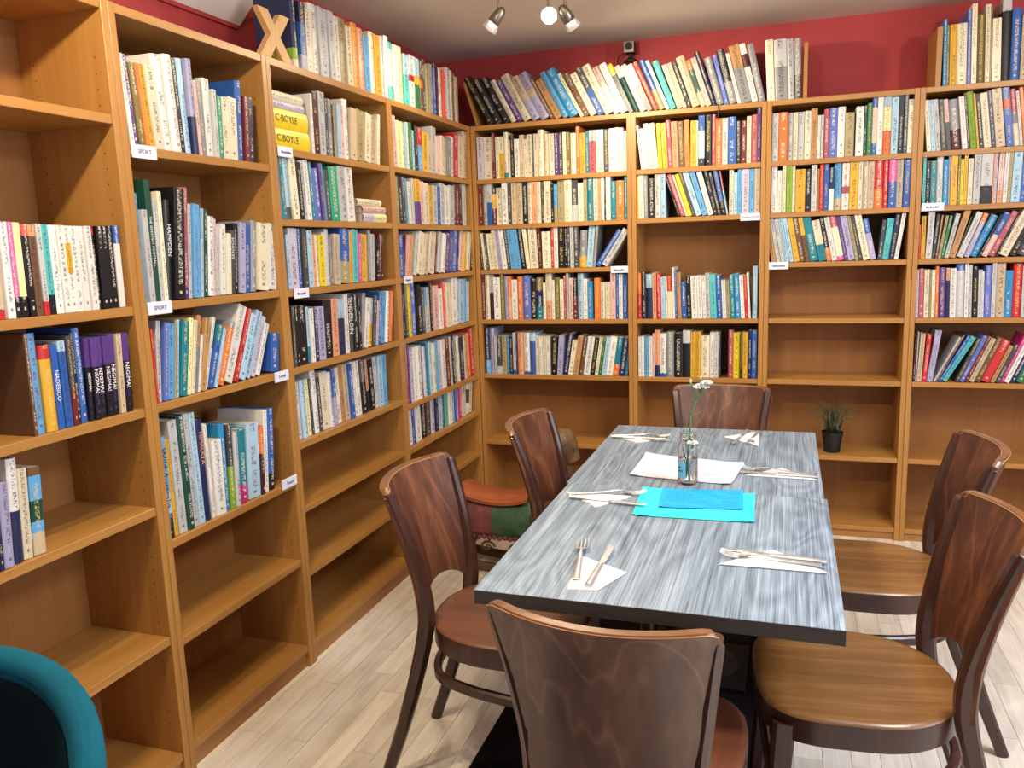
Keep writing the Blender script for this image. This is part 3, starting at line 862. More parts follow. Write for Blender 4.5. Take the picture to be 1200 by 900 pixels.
('L2s4','L',1.0406,0.012,'-1672,17.6,13,201,dg;-1655,17.8,13,201,bk;-1637,53.6,16,200,bk*;-1583,21.2,15,192,lb/tl70;-1562,20.9,15,186,wh;-1541,22.5,14,179,nv;-1519,46.0,12,187,lv*;-1473,54.2,21,206,bk*;-1419,42.0,20,209,sa*;-1377,39.5,19,205,lb/nv35*;-1337,25.6,18,220,wh;-1311,44.9,18,222,dg*;-1267,29.1,17,212,bk;-1237,19.4,16,198,bk;-1218,24.7,115,216,gr;-1193,29.0,114,195,wh;-1163,34.4,112,191,lg/gd55;-1128,24.4,111,199,dg;-1103,19.0,109,178,pl;-1084,26.8,108,210,bl;-1057,38.4,107,210,sb;-1018,28.7,107,210,wh;-988,21.2,106,210,or'),
('L2s5','L',0.7858,0.025,'-1654,23.3,-10,199,wh;-1631,34.0,-11,203,lb*;-1597,24.2,-13,201,py;-1572,15.4,-14,197,dg;-1557,34.2,-15,226,wh*;-1523,24.0,-16,193,dg;-1499,46.1,-18,208,cr*;-1453,26.6,-19,203,wh;-1426,25.5,-20,211,bl/lv50;-1400,33.1,-21,210,wh;-1367,28.1,-22,218,tn;-1339,35.2,-23,213,be;-1304,26.7,-24,210,bl;-1277,27.1,-24,215,wh;-1250,31.0,-26,214,wh;-1219,41.4,-27,211,dg/bk40*;-1178,38.7,-28,208,sa/bk60;-1139,34.0,-19,205,bk;-1105,32.8,-19,208,lg;-1072,36.4,0,209,lb;-1036,36.1,13,207,sb'),
('L3s1','L',1.755,0.012,'-843,37.2,-12,208,lp;-806,34.1,-12,191,py;-772,32.5,4,191,py;-740,16.4,9,192,lb;-723,21.4,9,194,wh;-702,28.1,9,196,gn;-674,45.0,8,169,lb;-629,27.5,8,196,bk;-601,39.9,7,189,rd/sb40;-561,50.4,51,175,gd;-511,50.4,51,168,be;-460,48.2,49,210,lg;-412,53.2,49,172,lp;-359,33.6,48,181,cr;-325,33.6,48,175,be;-291,44.5,47,182,gr;-246,50.4,60,189,wh;-196,52.3,59,212,rd;-143,52.3,59,205,cr;-91,54.3,59,229,be'),
('L3s2','L',1.5255,0.012,'-834,21.4,-12,193,kh;-813,29.0,-13,195,bk;-784,29.4,-15,193,dg;-754,26.1,-15,189,sb;-728,30.3,-16,178,iv;-698,16.9,-7,193,lg;-681,17.8,0,192,iv;-663,51.3,0,193,gd/pu50;-612,47.1,0,188,lp;-565,47.1,0,182,cr;-518,42.4,32,174,gd;-475,47.7,30,176,lg;-427,35.4,29,175,bl;-392,52.5,29,190,lg;-339,52.5,29,183,wh;-287,52.5,29,187,lg;-234,39.6,28,197,mr;-195,39.6,28,190,dr;-155,39.6,28,194,mr;-115,41.1,26,202,lg'),
('L3s3','L',1.299,0.012,'-856,44.1,19,179,bl;-812,10.1,115,181,dr;-802,20.2,138,180,lp;-781,37.4,155,181,sa;-742,27.7,152,188,kh;-713,24.6,151,190,lg;-688,46.7,150,192,cr;-639,29.3,148,187,cr;-609,37.3,147,185,be;-571,45.8,145,189,cr;-523,31.2,143,195,cr;-491,31.7,141,191,dr;-458,40.4,139,193,lg;-417,33.0,137,186,wh;-383,56.5,135,186,pu;-325,45.9,133,200,bl;-277,55.0,132,201,vb;-221,29.9,131,198,nv;-190,46.2,130,200,lp;-143,16.9,129,197,gd;-125,34.4,129,202,lb/gd60;-90,34.4,129,195,cr;-55,44.2,128,195,bk'),
('L3s4','L',1.0406,0.012,'-854,27.4,-3,229,nv;-827,23.8,-5,231,dg;-803,44.5,-6,229,ye;-758,58.1,-6,229,vb*;-700,46.9,-7,221,bk;-653,30.5,-8,206,dg;-623,26.5,-10,204,sb/lg40;-596,35.9,0,204,lg;-560,41.2,0,221,bk;-519,61.0,0,206,lp;-458,43.3,-4,188,wh;-415,34.6,5,220,sr;-380,34.6,5,213,cr;-346,40.6,5,206,cr;-305,57.0,29,230,wh;-248,37.1,29,230,pl;-211,62.8,47,218,lb;-148,35.4,47,219,sb;-112,39.4,46,203,lg'),
('L3s5','L',0.7526,0.012,'-849,17.0,0,265,rs;-832,17.1,0,259,pu;-815,43.5,0,231,pl;-771,31.1,0,240,wh;-740,54.4,-5,240,wh*;-686,23.1,-6,237,dg;-663,32.9,-8,227,pl;-630,19.0,-10,241,tl;-611,43.9,-12,241,lb;-567,43.9,-12,232,cr;-523,22.1,-14,237,sb;-501,49.0,-16,236,pl;-452,41.7,-18,236,wh;-410,47.9,-20,240,dr;-362,38.0,-22,239,lg;-324,33.2,-23,238,bk;-291,33.9,-24,236,gr;-257,33.9,-24,228,cr;-223,52.3,-24,221,nv;-171,47.6,-26,223,be;-123,36.3,-27,229,or;-87,61.9,-28,250,rd'),
('L3s6','L',0.5566,0.03,'-814,37.0,-24,202,wh;-777,32.9,-25,202,bl;-744,48.0,-25,197,wh;-696,19.5,-26,202,pl;-677,50.4,8,195,bk;-626,50.4,8,188,dg;-576,52.3,7,180,pl;-524,32.0,6,191,nv;-492,49.0,4,200,lb;-443,33.3,0,198,dg;-409,39.5,0,192,aq;-370,40.3,0,194,iv;-330,35.1,0,195,lb;-294,23.7,0,195,bl;-271,36.1,11,196,pl;-235,46.4,11,196,mg;-188,46.4,11,189,cr;-142,41.2,105,187,wh/dg32/wh70;-100,41.2,105,181,cr'),
('L1s1','L',1.6916,0.012,'-2296,14.9,-33,217,wh*;-2281,21.6,-34,217,pu*;-2260,18.7,-36,202,ol*;-2241,14.3,-36,204,or*;-2227,16.9,-37,205,gd*;-2210,32.0,-38,205,cr*;-2178,35.6,-27,240,wh*;-2142,31.4,-22,246,wh*;-2111,18.7,-19,241,bk*;-2092,27.3,-15,247,lb*;-2065,22.3,-5,251,lv/nv60*;-2042,14.1,-5,199,lp;-2028,21.2,-5,200,gr*;-2007,28.1,18,213,wh*;-1979,17.9,19,186,lg*;-1961,21.2,33,173,eg*;-1940,34.0,42,173,cr*;-1906,38.2,43,178,cr*;-1867,30.7,42,232,bl*;-1837,22.0,42,191,dr*;-1815,23.8,40,192,nv*'),
('L1s2','L',1.3014,0.012,'-2304,13.6,0,275,sb*;-2290,20.9,0,235,lg*;-2269,20.8,0,310,dn*;-2249,14.2,17,262,lg*;-2234,14.4,21,283,iv*;-2220,23.4,50,263,bk*;-2197,38.9,66,296,bk*;-2157,19.6,66,300,rs/pu90*;-2138,14.3,65,257,lg*;-2123,25.3,65,256,sb*;-2098,12.8,74,246,lb*;-2085,17.6,73,245,dn*;-2067,31.9,72,224,wh*;-2035,11.5,72,219,lp;-2023,15.7,71,202,lg;-2008,20.8,69,203,wh*;-1987,22.6,68,177,iv*;-1964,20.1,67,186,dg*;-1944,19.7,65,207,bk*;-1924,28.2,75,209,lv*;-1895,31.9,74,206,bl*;-1863,27.2,74,216,gr*;-1836,54.4,73,207,iv*;-1781,43.2,72,207,wh*'),
('L1s3','L',1.0406,0.012,'-2304,9.2,4,194,rd;-2295,16.2,63,213,lg*;-2279,16.3,85,207,vb*;-2262,25.2,85,202,sb*;-2237,10.6,86,210,kh;-2226,10.7,86,210,lb;-2215,26.1,101,204,tl*;-2189,15.0,110,211,py*;-2174,12.6,115,204,iv;-2161,15.3,117,216,tn/gr40*;-2145,10.3,128,162,wh;-2135,20.7,138,205,tn*;-2113,13.9,179,209,wh;-2099,23.0,216,185,tl/bl25*;-2074,12.0,216,176,lb;-2061,26.1,234,194,gr/or10*;-2032,39.7,252,239,wh*;-1989,19.0,251,229,rd*;-1968,30.5,250,207,lb*;-1934,29.6,250,215,lb*;-1901,22.1,249,195,pl*;-1877,20.8,248,170,wh;-1804,44.7,80,123,bl*'),
('L1s4','L',0.67,0.012,'-2319,36.0,-4,279,sb/lb55/bk75*;-2283,15.6,-4,267,gd*;-2267,31.8,-5,315,lg*;-2235,28.0,-6,322,dn*;-2207,21.3,-6,322,lg*;-2186,23.7,-7,320,lb*;-2162,29.8,-8,296,nv*;-2132,14.1,-9,277,wh*;-2118,43.3,10,222,wh*;-2075,25.9,18,261,cb*;-2049,22.6,24,255,dg/lm50*;-2027,21.5,28,228,lg*;-2005,40.9,27,228,tl/mg75*;-1964,58.7,36,234,lb*;-1905,21.8,36,217,or/mr40*;-1883,20.4,52,262,wh*;-1863,34.7,52,261,bl/bk80*'),
('L0s2','L',1.298,0.012,'-2714,18.3,16,200,be/rd90*;-2696,19.9,15,201,wh*;-2676,16.6,14,201,pk/bk78*;-2659,18.2,12,200,py/bk78*;-2641,16.0,11,196,sr/bk12*;-2625,19.5,10,195,sa/br12*;-2606,14.9,10,198,lg/rd85*;-2591,18.6,9,197,aq/bk78*;-2572,20.7,7,196,wh*;-2551,21.1,6,196,wh*;-2530,18.7,5,195,wh/gd20/wh55*;-2512,20.5,4,195,wh*;-2491,19.4,0,195,wh*;-2472,19.8,0,195,wh*;-2452,11.6,0,194,rd/bk10*;-2441,18.8,13,195,bk*;-2422,16.7,12,195,bk*;-2405,19.5,12,196,bk*;-2386,18.6,11,197,bl/wh22*'),
('L0s3','L',1.039,0.012,'-2670,10.4,8,224,br*;-2659,25.9,8,223,sb*;-2633,29.9,8,194,rd/gd16*;-2604,18.7,7,191,bl*;-2585,21.0,6,198,lb/bl12*;-2564,14.4,12,207,dg/dr60*;-2550,13.0,12,212,nv*;-2537,22.0,10,222,bl*;-2514,14.3,24,195,pu/bk35*;-2500,18.6,22,194,pu/bk35*;-2482,19.0,22,194,pu/bk35*;-2463,19.3,21,194,pu/bk35*;-2443,19.7,23,197,pu/bk35*;-2424,17.8,28,196,be*;-2406,20.4,27,196,pu/bk35*'),
('L0s4','L',0.777,0.012,'-2794,12.2,26,181,nv;-2782,24.5,35,185,lv*;-2757,25.2,35,228,wh/nv50*;-2732,23.7,34,200,cr*;-2708,31.0,35,196,br/sb10/dn38/sb62/be75*'),
]


# words that can be read on spines: (row, position from left) -> text, colour, letter height share of thickness, centre height share, tilt
TITLES = {
    ('L1s4', 1): ('Wild Australia', '101c4c', 0.6, 0.6, -1), ('L1s4', 7): ('HIMALAYA', 'e8a080', 0.5, 0.72, -1),
    ('L1s2', 6): ('HAMPDEN', 'e8e8e8', 0.6, 0.6, -1), ('L1s2', 17): ('BOTHAM', 'e8e8e8', 0.6, 0.55, -1), ('L1s2', 18): ('SCHOLES', 'e8e8e8', 0.6, 0.72, -1),
    ('L1s2', 3): ('THE GREATEST FOOTBALL', 'e8e8d8', 0.4, 0.5, -1),
    ('L2s4', 12): ('TENDERLOIN', 'eceae4', 0.7, 0.62, -1),
    ('L0s3', 4): ('NADESICO', 'e8eef6', 0.6, 0.52, -1), ('L0s2', 4): ('MODEL', 'f0ecec', 0.6, 0.55, -1),
}
for q in (9, 10, 11, 12, 13, 15):
    TITLES[('L0s3', q)] = ('NEGIMA!', 'f2eaf0', 0.62, 0.47, -1)

stuffV, stuffF, stuffC, stuffI, stuffU = [], [], [], [], []
rng = random.Random(3)
cont = {'Btb': 13, 'Btc': 27, 'Ltb': 16}
for row, pl, zs, sb, data in BOOK_ROWS:
    for idx, ent in enumerate(data.split(';'), 1):
        a, w, le, h, cs = ent.split(',')
        solo = cs.endswith('*')
        cs = cs.rstrip('*')
        a, w, lean, h = int(a) / 1000, float(w) / 1000 - 0.0011, R(int(le) / 10), int(h) / 1000
        cols = []
        for k, s in enumerate(cs.split('/')):
            cols.append((s[:2], float(s[2:]) / 100 if k else 0.0))
        d = min(0.245, max(0.115, h * rng.uniform(0.62, 0.72)))
        hard = w > 0.02 and rng.random() < (0.75 if h > 0.215 else 0.2)
        V, F, FC, FU = book_geo(w, h, d, cols, hard)
        c0 = cols[0][0]
        inkc = rng.choice(('e4ddcc', 'efe9da', 'd8c070', 'e4ddcc') if c0 in DARKS else ('22222a', '3a3440', '7a2a2a', '28406a', '22222a'))
        ink = lin(inkc)[:3] + (rng.random(),)
        jit = rng.uniform(0.9, 1.08)
        cc = [tuple(min(0.9, x * jit) for x in lin(PAL[c])[:3]) + (1.0,) for c, _ in cols]
        back = sb + rng.uniform(-0.004, 0.006)
        z = zs + 0.0008 + (w * sin(lean) if lean > 0 else 0)
        if pl == 'B':
            loc, rz = (a, back, z), 0.0
        else:
            loc, rz = (-back, a, z), R(90)
        mw = Matrix.Translation(loc) @ Matrix.Rotation(rz, 4, 'Z') @ Matrix.Rotation(lean, 4, 'Y')
        tp = 0.0016
        pb = ((tp + 0.0004, w - tp - 0.0004), (tp + (0.0075 if hard else 0.001), d - (0.004 if hard else 0.0008)), ((0.003, h - 0.0035) if hard else (0.0006, h - 0.0006)))
        if solo:
            me = bpy.data.meshes.new('book')
            me.from_pydata(V, [], F)
            if (row, idx) in TITLES:
                ink = cc[0][:3] + (ink[3],)
            paint(me, [cc[i] for i in FC], [ink] * len(F), FU)
            me.materials.append(M['book'])
            o = link('book', me)
            o.location = loc
            o.rotation_euler = (0, lean, rz)
            adj = '' if len(cols) > 2 and row == 'B4t' else 'thick ' if w > 0.04 else 'tall ' if h > 0.235 else 'slim ' if w < 0.014 else 'leaning ' if abs(lean) > 0.16 else ''
            nm = []
            for c, _ in cols:
                if CNAME[c] not in nm:
                    nm.append(CNAME[c])
            if len((adj + ' '.join(nm[:2]) + ' ' + row_desc(row)).split()) > 11:
                nm = nm[:1]
            tag(o, '%s%s book, %s from left, %s' % (adj, ' and '.join(nm[:2]), nth(idx + cont.get(row, 0)), row_desc(row)), 'book', 'books, ' + row_desc(row))
            p = link('page_block', unit_pages, o)
            p.location = (pb[0][0], pb[1][0], pb[2][0])
            p.scale = (pb[0][1] - pb[0][0], pb[1][1] - pb[1][0], pb[2][1] - pb[2][0])
            if (row, idx) in TITLES:
                txt, hc, sh, pos, sg = TITLES[(row, idx)]
                key = 'ink_' + hc
                if key not in M:
                    M[key] = plain(key, hc, 0.6, var=0.01)
                sz = w * sh * 1.35
                tx = text_mesh('title', txt, sz, M[key], o, 0.0002)
                lx = tx.dimensions.x
                if lx > h * 0.62:
                    tx.scale = (h * 0.62 / lx, 1, 1)
                tx.rotation_euler = Matrix(((0, 1, 0), (0, 0, -1), (-1, 0, 0))).to_euler()
                tx.location = (w / 2, -0.0009, h * pos)
        else:
            n0 = len(stuffV)
            stuffV += [mw @ Vector(v) for v in V]
            stuffF += [tuple(i + n0 for i in f) for f in F]
            stuffC += [cc[i] for i in FC]
            stuffI += [ink] * len(F)
            stuffU += FU
            n0 = len(stuffV)
            (x0, x1), (y0, y1), (z0, z1) = pb
            stuffV += [mw @ Vector(v) for v in ((x0, y0, z0), (x1, y0, z0), (x1, y1, z0), (x0, y1, z0), (x0, y0, z1), (x1, y0, z1), (x1, y1, z1), (x0, y1, z1))]
            fs = [(3, 2, 1, 0), (4, 5, 6, 7), (0, 1, 5, 4), (1, 2, 6, 5), (2, 3, 7, 6), (3, 0, 4, 7)]
            stuffF += [tuple(i + n0 for i in f) for f in fs]
            stuffC += [lin('cdc2aa')] * 6
            stuffI += [(0, 0, 0, 0)] * 6
            stuffU += [None] * 6
me = bpy.data.meshes.new('books')
me.from_pydata(stuffV, [], stuffF)
paint(me, stuffC, stuffI, stuffU)
me.materials.append(M['book'])
o = link('books', me)
tag(o, 'rows of smaller paperbacks of all colours filling the bookcases along both walls', 'books')
o['kind'] = 'stuff'


def flat_book(length, thick, depth, cols, loc, rz, label, group, title=None, tcol='3a3020', over=0.0):
    """book lying flat, spine facing out; local x along the spine"""
    V, F, FC, FU = book_geo(thick, length, depth, [(c, f) for c, f in cols], True)
    me = bpy.data.meshes.new('book')
    me.from_pydata(V, [], F)
    cc = [lin(PAL[c]) for c, _ in cols]
    ink = cc[0][:3] + (0.3,) if title else lin('4a4038')[:3] + (random.random(),)
    paint(me, [cc[i] for i in FC], [ink] * len(F), FU)
    me.materials.append(M['book'])
    o = link('book', me)
    o.location = (loc[0], loc[1], loc[2] + thick)
    # local z (height) becomes x of the shelf; local x (thickness) points down
    o.rotation_euler = (Matrix.Rotation(rz, 3, 'Z') @ Matrix.Rotation(R(90), 3, 'Y')).to_euler()
    p = link('page_block', unit_pages, o)
    p.location = (0.002, 0.009, 0.003)
    p.scale = (thick - 0.004, depth - 0.013, length - 0.006)
    tag(o, label, 'book', group)
    if title:
        key = 'ink_' + tcol
        if key not in M:
            M[key] = plain(key, tcol, 0.6, var=0.01)
        tx = text_mesh('title', title, thick * 0.5, M[key], o, 0.0002)
        tx.rotation_euler = Matrix(((0, 1, 0), (0, 0, -1), (-1, 0, 0))).to_euler()
        tx.rotation_euler = (Matrix(((0, -1, 0), (0, 0, -1), (1, 0, 0)))).to_euler()
        tx.location = (thick / 2, -0.0007, length * 0.38)
    return o


z = 1.7518
for ln, th, dp, cl, ti, lb, y in ((0.212, 0.062, 0.15, [('ye', 0)], 'C·BOYLE', 'fat yellow book lying flat at the bottom of the pile, third left bookcase', -1.686),
                                  (0.206, 0.062, 0.15, [('ye', 0)], 'C·BOYLE', 'fat yellow book lying flat, second from bottom of the pile, third left bookcase', -1.684),
                                  (0.185, 0.025, 0.13, [('pl', 0)], None, 'white book lying flat on the two yellow books, third left bookcase', -1.682),
                                  (0.18, 0.026, 0.13, [('iv', 0)], None, 'cream book lying flat topmost of the pile with yellow books', -1.681)):
    flat_book(ln, th, dp, cl, (-0.014, y, z), R(90), lb, 'flat pile of books with two yellow ones', ti)
    z += th + 0.0006
z = 1.5263
for ln, th, dp, cl, lb, y in ((0.193, 0.034, 0.13, [('py', 0), ('pl', 0.55)], 'yellow and lilac book lying flat, bottom of the three-book pile', -1.132),
                              (0.189, 0.027, 0.13, [('lp', 0)], 'pale pink book lying flat, middle of the three-book pile', -1.134),
                              (0.192, 0.026, 0.13, [('iv', 0)], 'ivory book lying flat, topmost of the three-book pile', -1.172)):
    flat_book(ln, th, dp, cl, (-0.014, y, z), R(90), lb, 'flat pile of three books on a shelf')
    z += th + 0.0006


# ------------------------------------------------------------------ things on top of the bookcases
def bookend(label, a, c, thick, depth, y, mat='beech'):
    """upright board, a and c are (x, z) of foot and head"""
    t = tag_o = None
    L = math.hypot(c[0] - a[0], c[1] - a[1])
    b = MB(); b.box(0, thick, 0, depth, 0, L)
    o = b.build('bookend', M[mat], None, bevel=0.001, seg=1)
    o.location = (a[0], y, a[1])
    o.rotation_euler = (0, math.atan2(c[0] - a[0], c[1] - a[1]), 0)
    return tag(o, label, 'bookend', 'wooden bookend boards')


bookend('wooden end board leaning against the black books above the corner', (0.030, 2.0205), (-0.034, 2.235), 0.012, 0.16, 0.012)
bookend('upright wooden end board right of the four books above the plant bookcase', (1.586, 2.0205), (1.586, 2.255), 0.017, 0.2, 0.012)
bookend('upright wooden end board left of books on the rightmost back bookcase', (2.112, 2.0205), (2.112, 2.26), 0.022, 0.24, 0.012)

# wooden letter X
b = MB()
hw, ww = 0.15, 0.185
for s in (1, -1):
    pts = [(-ww / 2 * s, 0), ((-ww / 2 + 0.052) * s, 0), (ww / 2 * s * 0.92, hw), ((ww / 2 * 0.92 - 0.052) * s, hw)]
    if s < 0:
        pts = pts[::-1]
    n = 4
    dd = (-0.0105 if s > 0 else -0.0100)
    b.add([(p[0], dd, p[1]) for p in pts] + [(p[0], -dd, p[1]) for p in pts], [(0, 1, 2, 3), (7, 6, 5, 4)] + [((i + 1) % 4, i, 4 + i, 4 + (i + 1) % 4) for i in range(4)])
o = b.build('wooden_letter', M['letterwood'])
o.location = (-0.03, -1.622, 2.0205)
o.rotation_euler = (0, 0, R(90))
tag(o, 'pale wooden letter X standing on top of the third left bookcase', 'letter')

# webcam on the back wall
t = thing('webcam', 'small black and grey camera with looped cable on the red back wall', 'camera', (0.778, 0.225, 2.295))
b = MB(); b.lathe([(0.001, 0), (0.034, 0), (0.036, 0.006), (0.02, 0.012), (0.009, 0.02), (0.008, 0.036), (0.001, 0.036)], 16); b.build('stand', M['rubber'], t, smooth=40)
b = MB(); b.box(-0.026, 0.026, -0.036, 0.02, 0.036, 0.092); b.build('housing', M['rubber'], t, bevel=0.005)
b = MB(); b.box(-0.0255, 0.0255, -0.041, -0.0365, 0.037, 0.091); b.build('front_plate', M['nickel'], t, bevel=0.003)
b = MB(); b.sweep([(0, -0.041, 0.065), (0, -0.049, 0.065), (0, -0.0495, 0.065)], circ(0.018, 16)); b.build('lens', M['iron'], t, smooth=40)
b = MB(); b.sweep([(0, -0.0496, 0.065), (0, -0.0508, 0.065)], circ(0.008, 12)); b.build('lens_glass', M['glass'], t, smooth=40)
b = MB(); b.sweep(spline([(-0.024, 0.0, 0.045), (-0.055, -0.005, 0.03), (-0.062, -0.005, 0.0), (-0.04, -0.005, -0.028), (0.0, 0.0, -0.03), (0.03, 0.01, -0.02), (0.03, 0.02, -0.2)], 6), circ(0.0028, 6)); b.build('cable', M['rubber'], t, smooth=60)
b = MB(); b.sweep(spline([(1.214, 0.02, 2.0225), (1.219, -0.004, 2.0225), (1.2225, -0.006, 2.0), (1.2215, -0.0045, 1.97), (1.2205, -0.001, 1.95)], 5), circ(0.0022, 6))
tag(b.build('loose_cable', M['rubber'], None, smooth=60), 'short dark cable hanging over the top edge of the second back bookcase', 'cable')

# ------------------------------------------------------------------ ceiling spotlights
EM = emit('bulb_glow', (1.0, 0.86, 0.62, 1), 60)
EMF = emit('bulb_face_dim', (1.0, 0.93, 0.82, 1), 5)
def spot_bar(loc, rz, label, heads, arm_pts):
    t = thing('ceiling_spotlight', label, 'light', loc, rz)
    b = MB(); b.lathe([(0.001, 0), (0.05, 0), (0.055, -0.008), (0.05, -0.022), (0.012, -0.027), (0.001, -0.027)], 20); b.build('ceiling_rose', M['nickel'], t, smooth=40)
    b = MB(); b.sweep(spline(arm_pts, 8), circ(0.007, 8)); b.build('arm', M['nickel'], t, smooth=60)
    for (px, py, pz), dr, power, face, sz in heads:
        d = Vector(dr).normalized()
        piv = Vector((px, py, pz - 0.058))
        b = MB(); b.sweep([(px, py, pz), (px, py, pz - 0.05)], circ(0.0055, 8)); b.build('stem', M['nickel'], t, smooth=60)
        hd = bpy.data.objects.new('spot_head', None)
        q = d.to_track_quat('-Z', 'Y')
        b = MB(); b.lathe([(0.001, 0.036), (0.012, 0.031), (0.02, 0.016), (0.0245, -0.008), (0.0255, -0.03), (0.0235, -0.032), (0.0225, -0.012), (0.001, 0.0)], 18)
        hd = b.build('spot_head', M['nickel'], t, smooth=50)
        hd.location = piv
        hd.rotation_euler = q.to_euler()
        b = MB(); b.lathe([(0.0215, -0.02), (0.028, -0.05), (0.031, -0.062), (0.0295, -0.062), (0.0265, -0.05), (0.0205, -0.02)], 18)
        b.build('glass_shade', M['frosted'], hd, smooth=50)
        b = MB(); b.lathe([(0.001, -0.012), (0.017, -0.014), (0.021, -0.03), (0.018, -0.042), (0.001, -0.046)], 16)
        b.build('bulb', face, hd, smooth=50)
        if power:
            ld = bpy.data.lights.new('spot_lamp', 'SPOT')
            ld.energy = power
            ld.color = WARM
            ld.spot_size = R(sz)
            ld.spot_blend = 0.9
            ld.shadow_soft_size = 0.03
            lo = bpy.data.objects.new('spot_lamp', ld)
            C.objects.link(lo)
            lo.parent = hd
            lo.location = (0, 0, -0.068)
    return t


spot_bar((0.565, -0.82, H), 0.0, 'brushed nickel ceiling spotlight bar in view with three adjustable heads',
         [((-0.11, 0.0, -0.055), (-0.7, 0.1, -0.75), 13, EMF, 150), ((0.068, 0.085, -0.05), (0.62, -2.0, -0.75), 34, EM, 150), ((0.135, 0.085, -0.055), (0.35, 0.55, -0.7), 52, EMF, 150)],
         [(-0.2, -0.12, -0.045), (-0.13, -0.03, -0.05), (-0.06, 0.015, -0.05), (0.0, 0.045, -0.045), (0.06, 0.085, -0.045), (0.14, 0.085, -0.05), (0.215, 0.05, -0.045)])
spot_bar((0.62, -3.0, H), 0.0, 'brushed nickel ceiling spotlight bar above the near left bookcases, out of frame',
         [((-0.1, 0.06, -0.055), (-0.5, 0.5, -0.8), 44, EMF, 160), ((0.02, -0.03, -0.05), (0.5, 0.1, -0.9), 40, EMF, 160), ((0.13, 0.03, -0.055), (0.7, 0.6, -0.6), 48, EMF, 160)],
         [(-0.2, 0.02, -0.045), (-0.1, 0.06, -0.05), (0.02, -0.03, -0.045), (0.13, 0.03, -0.05), (0.2, 0.0, -0.045)])
spot_bar((2.75, -1.9, H), 0.3, 'brushed nickel ceiling spotlight bar above the right of the table, out of frame',
         [((-0.12, 0.0, -0.055), (-0.7, 0.2, -0.6), 14, EMF, 160), ((0.12, 0.0, -0.055), (-0.3, 0.9, -0.2), 42, EMF, 120)],
         [(-0.2, -0.02, -0.045), (-0.12, 0.0, -0.05), (0.0, 0.035, -0.045), (0.12, 0.0, -0.05), (0.2, 0.0, -0.045)])

# added unseen fill panel: cool light from above for table and floor
t = thing('added_fill_panel', 'added cool fill light panel on the ceiling, out of frame at the right', 'light', (2.55, -2.35, H))
b = MB()
for a0, a1, c0, c1 in ((-0.31, 0.31, -0.31, -0.295), (-0.31, 0.31, 0.295, 0.31), (-0.31, -0.295, -0.295, 0.295), (0.295, 0.31, -0.295, 0.295)):
    b.box(a0, a1, c0, c1, -0.025, -0.0005)
b.build('frame', M['white'], t)
b = MB(); b.box(-0.294, 0.294, -0.294, 0.294, -0.018, -0.001); b.build('fill_face', emit('fill_glow', COOL + (1,), 4), t)
o = area('fill_lamp', (0, 0, -0.026), (0, 0, 0), 0.58, 0.58, 40, COOL)
o.parent = t

# ------------------------------------------------------------------ rug, tables
b = MB(); b.box(0.735, 1.52, -3.9, -0.9, 0.0, 0.003)
tag(b.build('rug', M['rug'], None), 'black shaggy rug on the pale floor beneath the table', 'rug')

ZT = 0.732
def table(y0, y1, label):
    cx, cy = 1.295, (y0 + y1) / 2
    t = thing('dining_table', label, 'table', (cx + (0.004 if cy < -2 else -0.003), cy, 0), 0, 'two grey tables pushed together')
    hx, hy = 0.35, (y1 - y0) / 2 - 0.0008
    b = MB(); b.box(-hx, hx, -hy, hy, ZT - 0.0022, ZT); b.build('tabletop', M['table'], t, bevel=0.0008, seg=1)
    b = MB(); b.box(-hx + 0.0004, hx - 0.0004, -hy + 0.0004, hy - 0.0004, ZT - 0.031, ZT - 0.0023); b.build('edge_band', M['table_edge'], t, bevel=0.001, seg=1)
    b = MB(); b.box(-0.16, 0.16, -0.16, 0.16, ZT - 0.04, ZT - 0.0312); b.build('top_plate', M['iron'], t)
    b = MB(); b.lathe([(0.001, 0.05), (0.038, 0.05), (0.038, ZT - 0.04), (0.001, ZT - 0.04)], 18); b.build('column', M['iron'], t, smooth=40)
    b = MB(); b.box(-0.148, 0.148, -0.148, 0.148, 0.0035, 0.02); b.lathe([(0.12, 0.02), (0.05, 0.05), (0.001, 0.05)], 18); b.build('base', M['iron'], t, bevel=0.003)
    return t


table(-2.535, -1.771, 'grey wood-effect table nearest the camera, one knife and fork setting at each side')
table(-1.771, -0.998, 'grey wood-effect table at the far end, beside the back chair')


